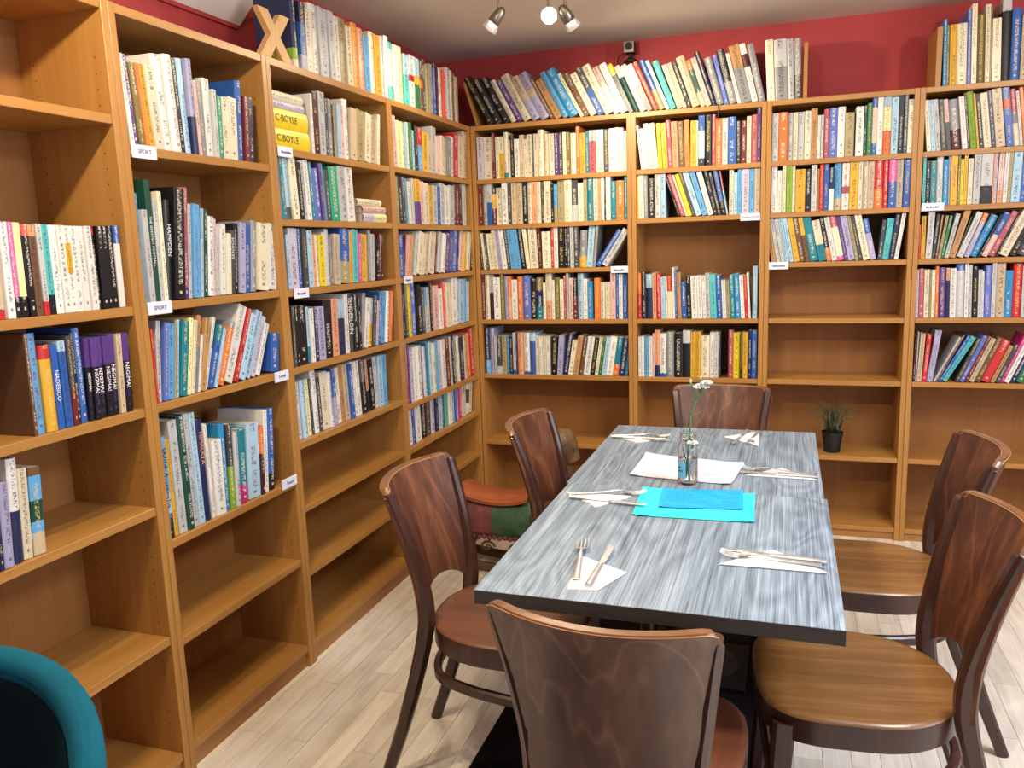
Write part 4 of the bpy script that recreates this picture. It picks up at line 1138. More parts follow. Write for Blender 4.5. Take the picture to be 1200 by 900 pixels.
# ------------------------------------------------------------------ bentwood chairs
def chair_parts(t, panel, seat, post_mat=None):
    fm = M['chair_dark']
    # seat slab
    N = 44
    def outline(s, n_front=3.6, n_back=2.15):
        out = []
        for k in range(N):
            a = 2 * pi * k / N
            c_, s_ = cos(a), sin(a)
            n = n_front if s_ > 0 else n_back
            x = 0.205 * math.copysign(abs(c_) ** (2 / n), c_)
            y = (0.212 if s_ > 0 else 0.205) * math.copysign(abs(s_) ** (2 / n), s_)
            out.append((x * s, y * s))
        return out
    zt = 0.463
    rings = [(0.02, zt - 0.006), (0.45, zt - 0.005), (0.75, zt - 0.002), (0.93, zt), (0.985, zt - 0.002), (1.0, zt - 0.007)]
    b = MB()
    vs, fs = [], []
    for s, zz in rings:
        vs += [(p[0], p[1], zz) for p in outline(s)]
    for i in range(len(rings) - 1):
        fs += [(i * N + k, i * N + (k + 1) % N, (i + 1) * N + (k + 1) % N, (i + 1) * N + k) for k in range(N)]
    fs.append(tuple(range(N)))
    b.add(vs, fs)
    b.build('seat', seat, t, smooth=50)
    b = MB()
    vs, fs = [], []
    rr = [(1.0, zt - 0.0072), (1.002, zt - 0.012), (0.995, zt - 0.06), (0.93, zt - 0.062), (0.93, zt - 0.03)]
    for s, zz in rr:
        vs += [(p[0], p[1], zz) for p in outline(s)]
    for i in range(len(rr) - 1):
        fs += [(i * N + k, (i + 1) * N + k, (i + 1) * N + (k + 1) % N, i * N + (k + 1) % N) for k in range(N)][::1]
    fs.append(tuple(4 * N + k for k in range(N)))
    b.add(vs, [f[::-1] for f in fs])
    b.build('seat_rim', fm, t, smooth=40)
    # rear posts run from the foot up beside the back panel
    for s in (-1, 1):
        path = spline([(0.156 * s, -0.325, 0.0), (0.152 * s, -0.262, 0.17), (0.147 * s, -0.21, 0.34), (0.143 * s, -0.182, 0.47), (0.147 * s, -0.188, 0.57), (0.162 * s, -0.213, 0.69), (0.1765 * s, -0.2445, 0.8), (0.179 * s, -0.250, 0.819)], 5)
        n = len(path)
        b = MB(); b.sweep(path, lambda q: rrect(0.024 + 0.008 * min(1, q * 2.2) - 0.006 * max(0, q - .6), 0.03 + 0.012 * min(1, q * 2.2) - 0.02 * max(0, q - 0.55) / 0.45, 0.24), up=(0, 1, 0))
        b.build('rear_leg', fm, t, smooth=35)
    for s in (-1, 1):
        b = MB(); b.sweep([(0.186 * s, 0.195, 0.0), (0.176 * s, 0.176, 0.25), (0.165 * s, 0.163, 0.435)], lambda q: rrect(0.032 + 0.014 * q, 0.032 + 0.014 * q, 0.18), up=(0, 1, 0))
        b.build('front_leg', fm, t, smooth=35)
    # bent ring stretcher
    pth = spline([(0.172, 0.165, 0.305), (0.172, 0.05, 0.308), (0.16, -0.07, 0.312), (0.12, -0.165, 0.316), (0.0, -0.205, 0.318), (-0.12, -0.165, 0.316), (-0.16, -0.07, 0.312), (-0.172, 0.05, 0.308), (-0.172, 0.165, 0.305)], 6)
    b = MB(); b.sweep(pth, rrect(0.02, 0.028, 0.25)); b.build('stretcher', fm, t, smooth=40)
    b = MB(); b.sweep([(-0.175, 0.18, 0.262), (0.175, 0.18, 0.262)], rrect(0.018, 0.026, 0.25)); b.build('stretcher', fm, t, smooth=40)
    # curved back panel
    T = 0.021
    def ye(zz):
        pts = [(0.45, -0.195), (0.57, -0.200), (0.69, -0.222), (0.84, -0.265)]
        for (a0, y0), (a1, y1) in zip(pts, pts[1:]):
            if zz <= a1:
                return y0 + (y1 - y0) * (zz - a0) / (a1 - a0)
        return pts[-1][1]
    NU, NV = 28, 12
    def ztop(u):
        e = max(0.0, (abs(u) - 0.86) / 0.14)
        return 0.832 - 0.028 * (1 - math.sqrt(max(0, 1 - e * e)))
    def zbot(u):
        return 0.455 + 0.08 * max(0.0, 1 - (u / 0.93) ** 2) ** 0.55
    def hw(zz):
        return 0.158 + 0.036 * max(0, (zz - 0.5) / 0.33) ** 1.15
    def surf(u, v, side):
        zz = zbot(u) + (ztop(u) - zbot(u)) * v
        sag = 0.034 + 0.030 * (zz - 0.47) / 0.37
        y = ye(zz) - sag * (1 - u * u) + 0.012
        dy = 2 * sag * u / hw(zz)
        nl = math.hypot(1, dy)
        x = u * hw(zz)
        return (x + side * T / 2 * (-dy) / nl, y + side * T / 2 / nl, zz)
    b = MB()
    nu1 = NU + 1
    vs = []
    for side in (1, -1):
        for j in range(NV + 1):
            for i in range(nu1):
                vs.append(surf(-1 + 2 * i / NU, j / NV, side))
    fs = []
    off = nu1 * (NV + 1)
    for j in range(NV):
        for i in range(NU):
            q = (j * nu1 + i, j * nu1 + i + 1, (j + 1) * nu1 + i + 1, (j + 1) * nu1 + i)
            fs.append(q[::-1])
            fs.append(tuple(x + off for x in q))
    for j in range(NV):
        for i in (0, NU):
            q = (j * nu1 + i, (j + 1) * nu1 + i, (j + 1) * nu1 + i + off, j * nu1 + i + off)
            fs.append(q if i else q[::-1])
    for i in range(NU):
        q = (i, i + 1, i + 1 + off, i + off)
        fs.append(q)
    b.add(vs, fs)
    b.build('backrest', panel, t, smooth=40)
    # bare ply strip along the top edge
    b = MB()
    vs = []
    for i in range(nu1):
        u = -1 + 2 * i / NU
        for side in (1.0, -1.0):
            p = surf(u, 1, side)
            vs.append((p[0], p[1], p[2]))
        p, q = surf(u, 1, 0.8), surf(u, 1, -0.8)
        vs.append((p[0], p[1], p[2] + 0.0035)); vs.append((q[0], q[1], q[2] + 0.0035))
    fs = []
    for i in range(NU):
        a, c = i * 4, (i + 1) * 4
        fs += [(a + 2, a + 3, c + 3, c + 2), (a, a + 2, c + 2, c), (a + 3, a + 1, c + 1, c + 3)]
    b.add(vs, fs)
    b.build('top_edge', M['top_edge'], t, smooth=40)
    # pale worn line where the veneer meets the edge, round the front of the panel
    pth = [surf(-0.9, v, 1.04) for v in (0.2, 0.4, 0.6, 0.8, 0.95)] + [surf(-0.86 + 1.72 * k / 20, 1.0, 1.0) for k in range(21)] + [surf(0.9, v, 1.04) for v in (0.95, 0.8, 0.6, 0.4, 0.2)]
    b = MB(); b.sweep(pth, circ(0.0011, 6)); o = b.build('edge_line', M['ply'], t, smooth=60)
    o['label'] = 'worn pale line around the backrest veneer'
    pth = [surf(-0.95 + 1.9 * k / 24, 1.0, -1.0) for k in range(25)]
    b = MB(); b.sweep(pth, circ(0.0009, 6)); b.build('edge_line', M['ply'], t, smooth=60)
    return t


def make_chair(label, x, y, fwd_deg, panel, seat):
    """fwd_deg: direction the sitter faces, degrees from +x"""
    t = thing('dining_chair', label, 'chair', (x, y, 0), R(fwd_deg - 90), 'brown bentwood chairs around the table')
    return chair_parts(t, panel, seat)


make_chair('brown wooden chair with reddish seat, nearest on the left side of the table', 0.865, -2.065, -2, M['chair_panel'], M['seat_red'])
make_chair('brown wooden chair on the left side of the table, farther back near the horse', 0.972, -1.40, -2, M['chair_panel'], M['seat_red'])
make_chair('brown wooden chair at the far end of the table, against the back bookcase', 1.297, -0.945, -90, M['chair_panel'], M['seat_red'])
make_chair('brown wooden chair with golden seat, farther of two on the right side', 1.79, -1.515, 183, M['chair_panel'], M['seat_gold'])
make_chair('brown wooden chair with golden seat, nearer of two on the right side', 1.695, -2.17, 186, M['chair_panel'], M['seat_gold'])
make_chair('brown wooden chair seen from behind at the near end of the table', 1.277, -2.53, 87, M['chair_panel_grey'], M['seat_red'])

# ------------------------------------------------------------------ teal tub chair, lower left
t = thing('armchair', 'teal velvet tub chair at the lower left picture corner', 'armchair', (0.43, -3.37, 0), R(28))
def shell(u, v, r):
    # u around the back (-1..1), v height
    a = R(90) + u * R(118)
    top = 0.83 - 0.24 * (abs(u) ** 2.2)
    zz = 0.36 + (top - 0.36) * v
    k = r * (1 + 0.10 * v)
    return (k * cos(a) * 0.265, k * sin(a) * 0.25, zz)
def tub(r0, r1):
    b = MB()
    NU, NV = 32, 8
    vs, fs = [], []
    for r in (r0, r1):
        for j in range(NV + 1):
            for i in range(NU + 1):
                vs.append(shell(-1 + 2 * i / NU, j / NV, r))
    n1, off = NU + 1, (NU + 1) * (NV + 1)
    for j in range(NV):
        for i in range(NU):
            q = (j * n1 + i, j * n1 + i + 1, (j + 1) * n1 + i + 1, (j + 1) * n1 + i)
            fs.append(q); fs.append(tuple(x + off for x in q)[::-1])
    for i in range(NU):
        q = (NV * n1 + i, NV * n1 + i + 1, NV * n1 + i + 1 + off, NV * n1 + i + off)
        fs.append(q); fs.append((i + 1, i, i + off, i + 1 + off))
    for j in range(NV):
        for i in (0, NU):
            q = (j * n1 + i, (j + 1) * n1 + i, (j + 1) * n1 + i + off, j * n1 + i + off)
            fs.append(q if i == 0 else q[::-1])
    b.add(vs, fs)
    return b
tub(1.0, 0.84).build('back_shell', M['velvet'], t, smooth=60, bevel=0.018, seg=4)
b = MB()
b.grid(lambda u, v: shell((-1 + 2 * u) * 0.9, v * 0.93, 0.835), 28, 8)
b.build('back_inner', M['velvet_in'], t, smooth=60)  # inside of the back, in darker velvet than the shell
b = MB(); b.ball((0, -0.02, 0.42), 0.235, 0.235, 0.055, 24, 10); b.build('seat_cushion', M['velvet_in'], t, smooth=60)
b = MB(); b.lathe([(0.001, 0.345), (0.2, 0.345), (0.215, 0.36), (0.215, 0.395), (0.001, 0.395)], 24); b.build('seat_base', M['velvet'], t, smooth=50)
for sx in (-1, 1):
    for sy in (-1, 1):
        b = MB(); b.sweep([(0.2 * sx, 0.19 * sy, 0), (0.14 * sx, 0.13 * sy, 0.35)], lambda q: circ(0.009 + 0.007 * q, 10)); b.build('leg', M['iron'], t, smooth=60)

# ------------------------------------------------------------------ table setting
def napkin(pts, label, thick=0.003):
    """folded paper napkin: three offset triangular layers"""
    c = [sum(p[i] for p in pts) / len(pts) for i in (0, 1)]
    t = thing('napkin', label, 'napkin', (c[0], c[1], ZT + 0.0003), 0, 'folded white napkins on the table')
    for k in range(3):
        s = 1 - 0.012 * k
        dx, dy = random.uniform(-.002, .002), random.uniform(-.002, .002)
        b = MB()
        q = [((p[0] - c[0]) * s + dx, (p[1] - c[1]) * s + dy) for p in pts]
        area2 = sum(q[i][0] * q[(i + 1) % len(q)][1] - q[(i + 1) % len(q)][0] * q[i][1] for i in range(len(q)))
        if area2 < 0:
            q = q[::-1]
        b.prism(q, k * 0.0013, k * 0.0013 + 0.001)
        b.build('fold', M['napkin'], t)
    return t


def frame_along(tip, end, z):
    d = Vector((tip[0] - end[0], tip[1] - end[1], 0))
    return d.length, math.atan2(d.y, d.x)


def cut_blade():
    # knife along +x: handle from 0 to .11, blade to .22
    h = MB(); h.sweep(spline([(0.0, 0, 0.004), (0.03, 0, 0.0045), (0.08, 0, 0.004), (0.112, 0, 0.0035)], 4), lambda q: [(x * (0.0085 - 0.0025 * q), y * 0.0036) for x, y in circ(1, 10)])
    k = MB()
    pts = [(0.11, -0.004), (0.125, -0.0075), (0.19, -0.0095), (0.212, -0.0075), (0.222, 0.002), (0.216, 0.0055), (0.13, 0.006), (0.11, 0.004)]
    k.prism(pts, 0.003, 0.0045)
    return h, k


def fork_geo():
    h = MB(); h.sweep(spline([(0.0, 0, 0.004), (0.03, 0, 0.004), (0.09, 0, 0.006), (0.125, 0, 0.010), (0.138, 0, 0.0085)], 5), lambda q: [(x * (0.0085 - 0.0055 * min(1, q * 1.25) ** 0.8), y * 0.0016) for x, y in circ(1, 10)])
    hd = MB()
    hd.grid(lambda u, v: (0.136 + 0.026 * v, (u - 0.5) * (0.006 + 0.020 * min(1, v * 1.7) ** 0.7), 0.0085 - 0.006 * math.sin(v * pi / 2) + 0.0016 * (2 * u - 1) ** 2), 6, 5)
    hd.grid(lambda u, v: (0.136 + 0.026 * v, (0.5 - u) * (0.006 + 0.020 * min(1, v * 1.7) ** 0.7), 0.0074 - 0.006 * math.sin(v * pi / 2) + 0.0016 * (2 * u - 1) ** 2), 6, 5)
    tines = []
    for k in range(4):
        y = -0.0111 + 0.0074 * k
        m = MB(); m.sweep(spline([(0.161, y, 0.0022), (0.175, y, 0.002), (0.19, y, 0.0045), (0.2, y * 0.96, 0.0095)], 4), lambda q: [(x * (0.0021 - 0.0009 * q), y2 * 0.001) for x, y2 in circ(1, 8)])
        tines.append(m)
    return h, hd, tines


_kh, _kb = cut_blade()
knife0 = thing('knife', '', 'knife', (0, 0, 0)); _kh.build('handle', M['chrome'], knife0, smooth=50); _kb.build('blade', M['chrome'], knife0, bevel=0.0006, seg=1)
_fh, _fd, _ft = fork_geo()
fork0 = thing('fork', '', 'fork', (0, 0, 0)); _fh.build('handle', M['chrome'], fork0, smooth=50); _fd.build('fork_head', M['chrome'], fork0, smooth=60)
for m_ in _ft:
    m_.build('tine', M['chrome'], fork0, smooth=60)
_used = set()


def cutlery(proto, end, tip, label, z=0.0047, roll=0.0):
    o = proto if proto.name not in _used else copy_tree(proto)
    _used.add(proto.name)
    ln, an = frame_along(tip, end, z)
    o.location = (end[0], end[1], ZT + z)
    o.rotation_euler = (roll, 0, an)
    k = ln / (0.222 if 'knife' in o.name else 0.2)
    k = max(0.85, min(1.12, k))
    o.scale = (k, k, k)
    tag(o, label, 'knife' if 'knife' in o.name else 'fork', 'knives on the table' if 'knife' in o.name else 'forks on the table')
    return o


napkin([(1.133, -2.493), (1.119, -2.315), (1.232, -2.381), (1.193, -2.482)], 'folded white napkin at the near left corner, under a blue-glinting fork')
cutlery(fork0, (1.142, -2.452), (1.106, -2.235), 'steel fork tines away from camera on the near left napkin')
cutlery(knife0, (1.174, -2.478), (1.174, -2.250), 'steel knife beside the fork on the near left napkin')
napkin([(1.411, -2.292), (1.519, -2.180), (1.632, -2.288)], 'folded white napkin at the near right side of the table')
cutlery(fork0, (1.618, -2.262), (1.412, -2.236), 'steel fork on the near right napkin, nearer the camera')
cutlery(knife0, (1.628, -2.238), (1.408, -2.213), 'steel knife on the near right napkin, behind the fork')
napkin([(0.967, -1.868), (1.075, -1.975), (1.15, -1.868)], 'folded white napkin at the left middle, beside the aqua sheet')
cutlery(fork0, (0.985, -1.895), (1.185, -1.838), 'steel fork on the left middle napkin, farther from camera')
cutlery(knife0, (0.99, -1.918), (1.205, -1.945), 'steel knife on the left middle napkin, its blade over the aqua sheet')
napkin([(0.958, -1.185), (1.055, -1.265), (1.15, -1.19)], 'folded white napkin at the far left of the table')
cutlery(fork0, (0.962, -1.195), (1.160, -1.168), 'steel fork on the far left napkin, farther from camera')
cutlery(knife0, (0.96, -1.215), (1.178, -1.235), 'steel knife on the far left napkin, nearer the camera')
napkin([(1.339, -1.134), (1.454, -1.03), (1.458, -1.24)], 'folded white napkin at the far end, before the back chair')
cutlery(knife0, (1.415, -1.04), (1.378, -1.245), 'steel knife pointing at the camera on the far end napkin')
cutlery(fork0, (1.452, -1.045), (1.428, -1.238), 'steel fork pointing at the camera on the far end napkin')
napkin([(1.43, -1.60), (1.53, -1.50), (1.63, -1.605)], 'folded white napkin at the right middle, its cutlery touching the white sheet')
cutlery(fork0, (1.622, -1.572), (1.422, -1.535), 'steel fork on the right middle napkin, farther from camera')
cutlery(knife0, (1.632, -1.593), (1.412, -1.578), 'steel knife on the right middle napkin, nearer the camera')


def sheet(name, pts, z, mat, label, cat, group=None, curl=0.0):
    """sheet of paper from four corners (near left, far left, far right, near right)"""
    P = [Vector((p[0], p[1], 0)) for p in pts]
    ctr = sum(P, Vector()) / 4
    b = MB()
    N = 10
    def fn(u, v, dz):
        p = (P[0] * (1 - u) + P[3] * u) * (1 - v) + (P[1] * (1 - u) + P[2] * u) * v - ctr
        e = max(0, abs(2 * u - 1) - 0.7) + max(0, abs(2 * v - 1) - 0.7)
        return (p.x, p.y, curl * e * e * 4 + dz)
    b.grid(lambda u, v: fn(u, v, 0.0008), N, N)
    b.grid(lambda u, v: fn(1 - u, v, 0.0), N, N)
    o = b.build(name, mat, None, smooth=60)
    o.location = (ctr.x, ctr.y, ZT + z)
    return tag(o, label, cat, group)


M['paper_white'] = paper_print('white_handwritten_sheet', 'e4e1ec', '5a5a78', 42, -0.09, 0.11, 0.3, 0.56, 0.4)
M['paper_aqua'] = paper_print('aqua_menu_sheet', '2cdad6', '0e5f66', 60, -0.14, -0.03, 1.7, 0.62)
M['paper_blue'] = paper_print('blue_menu_sheet', '0ea6ea', '0a4478', 95, -0.095, 0.095, 4.1, 0.42)
sheet('paper_sheet', [(1.107, -1.665), (1.113, -1.405), (1.425, -1.47), (1.399, -1.703)], 0.0004, M['paper_white'], 'white sheet with faint handwriting under the flower jar', 'paper', None, 0.004)
sheet('menu', [(1.178, -2.018), (1.165, -1.779), (1.468, -1.776), (1.474, -2.008)], 0.0004, M['paper_aqua'], 'aqua printed sheet under a smaller blue one mid table', 'paper', 'coloured menus', 0.003)
sheet('menu', [(1.234, -1.945), (1.222, -1.783), (1.436, -1.752), (1.444, -1.918)], 0.0022, M['paper_blue'], 'small blue printed sheet lying on the aqua sheet', 'paper', 'coloured menus', 0.002)

# flower jar
t = thing('flower_jar', 'small clear glass jar of water holding white carnations mid table', 'vase', (1.281, -1.705, ZT + 0.0012))
b = MB(); b.lathe([(0.001, 0.0), (0.026, 0.0), (0.0285, 0.004), (0.0285, 0.098), (0.026, 0.112), (0.0205, 0.122), (0.0205, 0.128), (0.0222, 0.130), (0.0222, 0.133), (0.0205, 0.135), (0.0222, 0.138), (0.0222, 0.142), (0.021, 0.147), (0.0188, 0.147),
                   (0.0188, 0.124), (0.0235, 0.112), (0.0265, 0.097), (0.0265, 0.008), (0.001, 0.007)], 28)
b.build('jar', M['glass'], t, smooth=50)
b = MB(); b.lathe([(0.001, 0.0075), (0.0262, 0.0085), (0.0262, 0.075), (0.001, 0.075)], 28); b.build('water', M['water'], t, smooth=40)
b = MB()
b.grid(lambda u, v: (0.0288 * cos(R(-190 + 95 * u)), 0.0288 * sin(R(-190 + 95 * u)), 0.018 + 0.046 * v), 14, 2)
o = b.build('label', plain('blue_jar_label', '6fb4d8', 0.5, var=0.05), t, smooth=60)
o['label'] = 'pale blue paper label on the jar'
b = MB()
for dz, u0, u1 in ((0.043, 0.25, 0.5), (0.043, 0.55, 0.8), (0.052, 0.35, 0.7)):
    b.grid(lambda u, v: (0.0291 * cos(R(-190 + 95 * (u0 + (u1 - u0) * u))), 0.0291 * sin(R(-190 + 95 * (u0 + (u1 - u0) * u))), dz - 0.005 + 0.005 * v), 4, 1)
b.build('label_print', M['taginkb'], o)
stems = [spline([(0.004, 0, 0.01), (0.0, 0.0, 0.08), (0.006, 0.004, 0.15), (0.008, 0.006, 0.2), (0.02, 0.006, 0.232), (0.036, 0.006, 0.272)], 5),
         spline([(0.02, 0.006, 0.232), (0.02, 0.006, 0.25), (0.014, 0.006, 0.268), (0.008, 0.006, 0.288)], 4),
         spline([(-0.004, 0, 0.02), (0.002, -0.002, 0.1), (0.008, -0.012, 0.135), (0.014, -0.021, 0.128)], 5),
         spline([(0.034, 0.006, 0.268), (0.046, 0.004, 0.282)], 2),
         spline([(0.03, 0.006, 0.258), (0.036, 0.008, 0.29), (0.034, 0.008, 0.3)], 3)]
for s_ in stems:
    b = MB(); b.sweep(s_, circ(0.0024, 7)); b.build('stem', M['stem'], t, smooth=60)
def leaf(p0, p1, p2, w):
    b = MB()
    P = spline([p0, p1, p2], 5)
    b.sweep(P, lambda q: [(x * max(0.0006, w * sin(pi * min(0.97, 0.1 + q * 0.9))), y * 0.0006) for x, y in circ(1, 6)])
    b.build('leaf', M['stem'], t, smooth=60)
leaf((0.007, 0.006, 0.19), (-0.004, 0.004, 0.206), (-0.018, 0.004, 0.228), 0.0028)
leaf((0.008, 0.006, 0.195), (0.026, 0.004, 0.202), (0.046, 0.004, 0.215), 0.0028)
leaf((0.0, 0.0, 0.1), (-0.003, 0.0, 0.15), (-0.006, 0.0, 0.196), 0.0045)
leaf((0.001, 0.0, 0.08), (-0.009, 0.0, 0.13), (-0.012, -0.002, 0.165), 0.004)
leaf((0.0, 0.0, 0.04), (-0.012, 0.004, 0.09), (-0.018, 0.004, 0.118), 0.004)
leaf((0.001, 0.0, 0.04), (0.012, 0.003, 0.08), (0.016, 0.002, 0.112), 0.004)
def carnation(c, r, tilt):
    f = MB()
    rg = random.Random(int(c[2] * 1e4))
    for lay in range(4):
        n = 7 - lay
        for k in range(n):
            a = 2 * pi * (k + 0.5 * lay) / n + rg.uniform(-.2, .2)
            rr = r * (1 - 0.2 * lay)
            up = 0.1 + 0.3 * lay
            def fn(u, v, a=a, rr=rr, up=up, ph=rg.uniform(0, 6)):
                w = (u - 0.5) * 1.1 * (0.35 + v)
                q = rr * v
                zz = q * up + r * 0.12 * v * sin(9 * u + ph)
                return (c[0] + q * cos(a) - w * rr * sin(a) * 0.6, c[1] + q * sin(a) + w * rr * cos(a) * 0.6, c[2] + zz)
            f.grid(fn, 4, 3)
    o = f.build('flower_head', M['petal'], t, smooth=70)
    g = MB(); g.ball((c[0], c[1], c[2] - r * 0.45), r * 0.28, r * 0.28, r * 0.6, 8, 6); g.build('calyx', M['stem'], o, smooth=60)
carnation((0.037, 0.004, 0.276), 0.021, 0)
carnation((0.05, 0.004, 0.288), 0.017, 0)
carnation((0.0155, -0.022, 0.122), 0.016, 0)
b = MB(); b.ball((0.007, 0.006, 0.293), 0.0035, 0.0035, 0.0075, 8, 6); b.ball((0.034, 0.008, 0.303), 0.003, 0.003, 0.007, 8, 6)
o = b.build('bud', plain('pale_green_bud', 'a9c09a', 0.6), t, smooth=60)

# ------------------------------------------------------------------ potted grass on the shelf
t = thing('potted_plant', 'spiky grass plant in a black pot on an empty back shelf', 'plant', (1.758, 0.085, 0.3955))
b = MB(); b.lathe([(0.001, 0), (0.036, 0), (0.046, 0.085), (0.049, 0.085), (0.049, 0.097), (0.045, 0.097), (0.043, 0.08), (0.001, 0.08)], 22); b.build('pot', M['pot'], t, smooth=40)
b = MB(); b.lathe([(0.044, 0.079), (0.03, 0.084), (0.001, 0.086)], 18); b.build('soil', M['soil'], t, smooth=60)
b = MB()
rg = random.Random(11)
for k in range(150):
    a = rg.uniform(0, 2 * pi)
    r0 = rg.uniform(0, 0.03)
    ln = rg.uniform(0.1, 0.21)
    out = rg.uniform(0.02, 0.12) * (1 if rg.random() < .75 else 1.25)
    p0 = Vector((r0 * cos(a), r0 * sin(a), 0.08))
    ey = min(1.0, 0.11 / (out + 0.001))
    p1 = p0 + Vector((out * 0.3 * cos(a), out * 0.3 * sin(a), ln * 0.6))
    p2 = p0 + Vector((out * cos(a), out * sin(a), ln * rg.uniform(0.75, 1.0)))
    P = spline([p0, p1, p2], 3)
    b.sweep(P, lambda q: [(-0.0016 * (1.05 - q), 0), (0.0, 0.0006), (0.0016 * (1.05 - q), 0)], cap=False)
o = b.build('foliage', M['leafgrass'], t); o['kind'] = 'stuff'
b = MB()
for k in range(26):
    a = rg.uniform(0, 2 * pi)
    out = rg.uniform(0.03, 0.12)
    p0 = Vector((0, 0, 0.1)); p1 = Vector((out * 0.5 * cos(a), out * 0.5 * sin(a), rg.uniform(0.12, 0.2)))
    p2 = Vector((out * cos(a), out * sin(a), rg.uniform(0.11, 0.2))); p3 = p2 + Vector((0.012 * cos(a + 1), 0.012 * sin(a + 1), -0.012))
    b.sweep(spline([p0, p1, p2, p3], 3), lambda q: [(-0.0011 * (1.1 - q), 0), (0, 0.0005), (0.0011 * (1.1 - q), 0)], cap=False)
o = b.build('curled_blades', plain('pale_curled_blade', '8c9478', 0.6), t); o['kind'] = 'stuff'

# ------------------------------------------------------------------ carved rocking horse behind the chairs
WH = wood('carved_brown_wood', '4a3522', '63482e', '7c5d3c', 'X', 0.55, 30, 0.15, bump=0.25)
WO = wood('orange_saddle_wood', '7c3a1c', '9a4c26', 'b06232', 'X', 0.45, 20, 0.2, bump=0.1)
WG = plain('green_blanket_paint', '3c5a3e', 0.6, var=0.2, scale=25)
WR = plain('faded_red_blanket_paint', '743c3c', 0.6, var=0.2, scale=25)
t = thing('rocking_horse', 'carved wooden rocking horse with orange saddle and red and green blanket', 'rocking horse', (0.40, -0.72, 0), 0)
b = MB()
def body(u, v):
    x = -0.23 + 0.46 * u
    a = 2 * pi * v
    rr = 0.095 * (1 - 0.35 * (2 * u - 1) ** 4) * (0.55 + 0.45 * min(1, sin(pi * min(1, max(0, u))) * 3 + 0.15))
    zc = 0.225 + 0.035 * (2 * u - 1) ** 2
    return (x, rr * 0.95 * cos(a), zc + rr * 1.05 * sin(a))
b.grid(body, 20, 20)
b.build('body', WH, t, smooth=60)
b = MB()
P = spline([(0.16, 0, 0.25), (0.215, 0, 0.34), (0.235, 0, 0.43), (0.215, 0, 0.53), (0.235, 0, 0.59), (0.27, 0, 0.555), (0.288, 0, 0.505)], 5)
b.sweep(P, lambda q: [(x * (0.062 - 0.03 * q + 0.018 * max(0, 1 - abs(q - 0.72) * 6)), y * (0.085 - 0.045 * q + 0.028 * max(0, 1 - abs(q - 0.72) * 5))) for x, y in circ(1, 14)], up=(0, 1, 0))
b.build('neck_and_head', WH, t, smooth=60)
for s in (-1, 1):
    b = MB(); b.sweep([(0.215, 0.02 * s, 0.61), (0.207, 0.027 * s, 0.63), (0.204, 0.03 * s, 0.65)], lambda q: circ(0.011 * (1.08 - q), 8)); b.build('ear', WH, t, smooth=60)
    b = MB(); b.ball((0.248, 0.034 * s, 0.578), 0.007, 0.006, 0.007, 8, 6); b.build('eye', M['iron'], t, smooth=60)
b = MB(); b.sweep(spline([(0.215, -0.05, 0.62), (0.25, -0.04, 0.628), (0.284, -0.035, 0.6), (0.3, -0.03, 0.55), (0.288, -0.03, 0.51)], 6), circ(0.004, 6)); b.build('bridle', M['iron'], t, smooth=60)
b = MB()
for k in range(9):
    q = k / 8
    b.ball((0.175 - 0.01 * sin(q * 6) + 0.03 * q, 0, 0.33 + 0.29 * q), 0.03, 0.018, 0.028, 8, 6)
b.build('mane', WH, t, smooth=60)
# saddle with raised cantle at the tail end
b = MB()
def sad(u, v, dz):
    x = -0.225 + 0.33 * u
    y = (v - 0.5) * 0.2
    zz = 0.322 + 0.045 * (1 - u) ** 3 + 0.03 * u ** 4 - 1.6 * y * y + dz
    return (x, y, zz)
b.grid(lambda u, v: sad(u, v, 0.014), 14, 10)
b.grid(lambda u, v: sad(u, 1 - v, 0.0), 14, 10)
vs, fs = [], []
edge = [(i / 14, 0) for i in range(15)] + [(1, j / 10) for j in range(1, 11)] + [(i / 14, 1) for i in range(13, -1, -1)] + [(0, j / 10) for j in range(9, 0, -1)]
for u, v in edge:
    vs += [sad(u, v, 0.0), sad(u, v, 0.014)]
n = len(edge)
fs = [(2 * k, 2 * ((k + 1) % n), 2 * ((k + 1) % n) + 1, 2 * k + 1) for k in range(n)]
b.add(vs, fs)
o = b.build('saddle', WO, t, smooth=50); o['label'] = 'orange brown dished saddle'
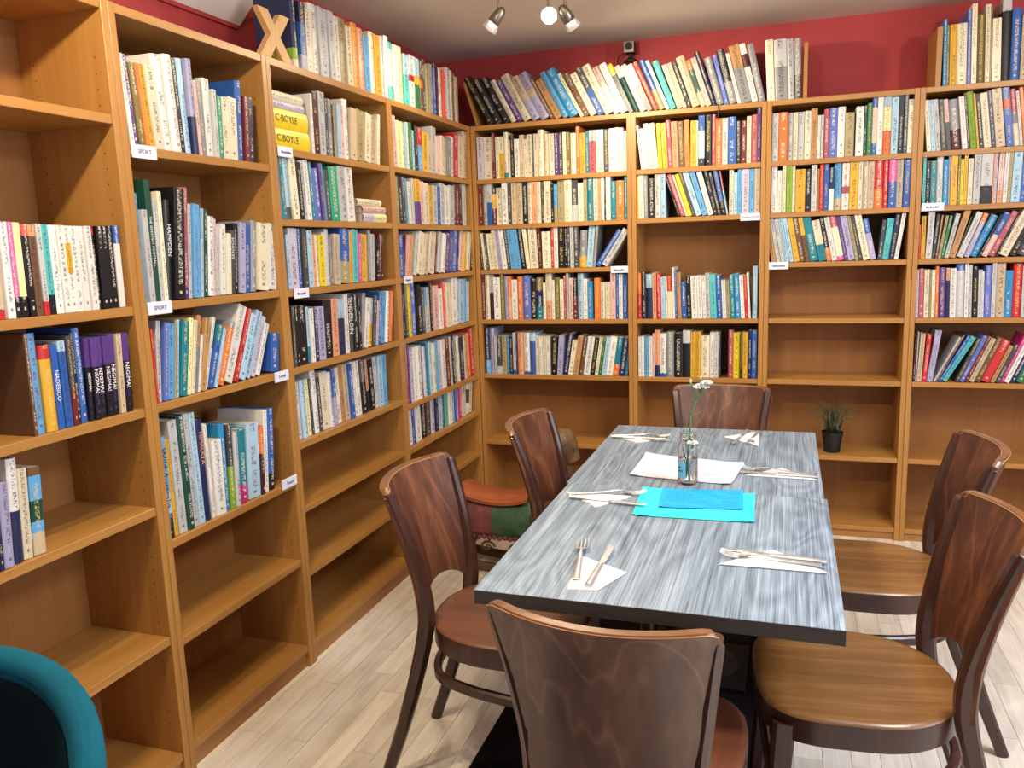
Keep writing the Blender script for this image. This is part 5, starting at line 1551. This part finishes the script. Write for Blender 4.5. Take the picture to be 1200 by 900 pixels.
def flap(x0, x1, mat, name, z0, z1, ridges):
    for s in (-1, 1):
        b = MB()
        def fn(u, v, off):
            x = x0 + (x1 - x0) * u
            zz = z0 + (z1 - z0) * v
            rr = 0.098 + off + (0.003 * abs(sin(ridges * pi * v)) if ridges else 0)
            dz = max(-0.98, min(0.98, (zz - 0.235) / 0.105))
            return (x, s * rr * math.sqrt(1 - dz * dz * 0.8), zz)
        b.grid(lambda u, v: fn(u if s < 0 else 1 - u, v, 0.006), 6, 24)
        b.grid(lambda u, v: fn(1 - u if s < 0 else u, v, -0.006), 6, 24)
        b.build(name, mat, t, smooth=60)
flap(-0.225, -0.055, WR, 'red_blanket', 0.16, 0.325, 9)
flap(-0.055, 0.12, WG, 'green_blanket', 0.17, 0.325, 0)
for s in (-1, 1):
    b = MB()
    for k in range(13):
        b.ball((-0.215 + 0.024 * k, s * 0.098, 0.163 + 0.004 * (k % 2)), 0.011, 0.006, 0.011, 8, 6)
    b.build('blanket_beads', WR, t, smooth=60)
    for cx, cz in ((-0.2, 0.1), (-0.09, 0.115), (0.04, 0.11)):
        sp = [(cx + (0.036 - 0.0022 * k) * cos(k * 0.62), s * 0.075, cz + (0.026 - 0.0016 * k) * sin(k * 0.62)) for k in range(15)]
        b = MB(); b.sweep(sp, circ(0.006, 6), up=(0, 1, 0)); b.build('carved_scroll', WH, t, smooth=60)
    for lx, fx in ((-0.17, -0.235), (0.15, 0.225)):
        b = MB(); b.sweep(spline([(lx, 0.05 * s, 0.22), ((lx + fx) / 2, 0.065 * s, 0.13), (fx, 0.075 * s, 0.045)], 5), lambda q: circ(0.036 - 0.018 * q, 10), up=(0, 1, 0)); b.build('leg', WH, t, smooth=60)
    b = MB(); b.sweep([(x, 0.078 * s, 0.018 + 0.45 * x * x) for x in [(-0.3 + 0.05 * k) for k in range(13)]], rrect(0.026, 0.036, 0.2)); b.build('rocker', WH, t, smooth=40)
b = MB(); b.sweep(spline([(-0.215, 0, 0.27), (-0.25, 0, 0.25), (-0.262, 0, 0.17), (-0.25, 0, 0.11)], 5), lambda q: circ(0.016 + 0.012 * sin(pi * q), 8), up=(0, 1, 0)); b.build('tail', WH, t, smooth=60)
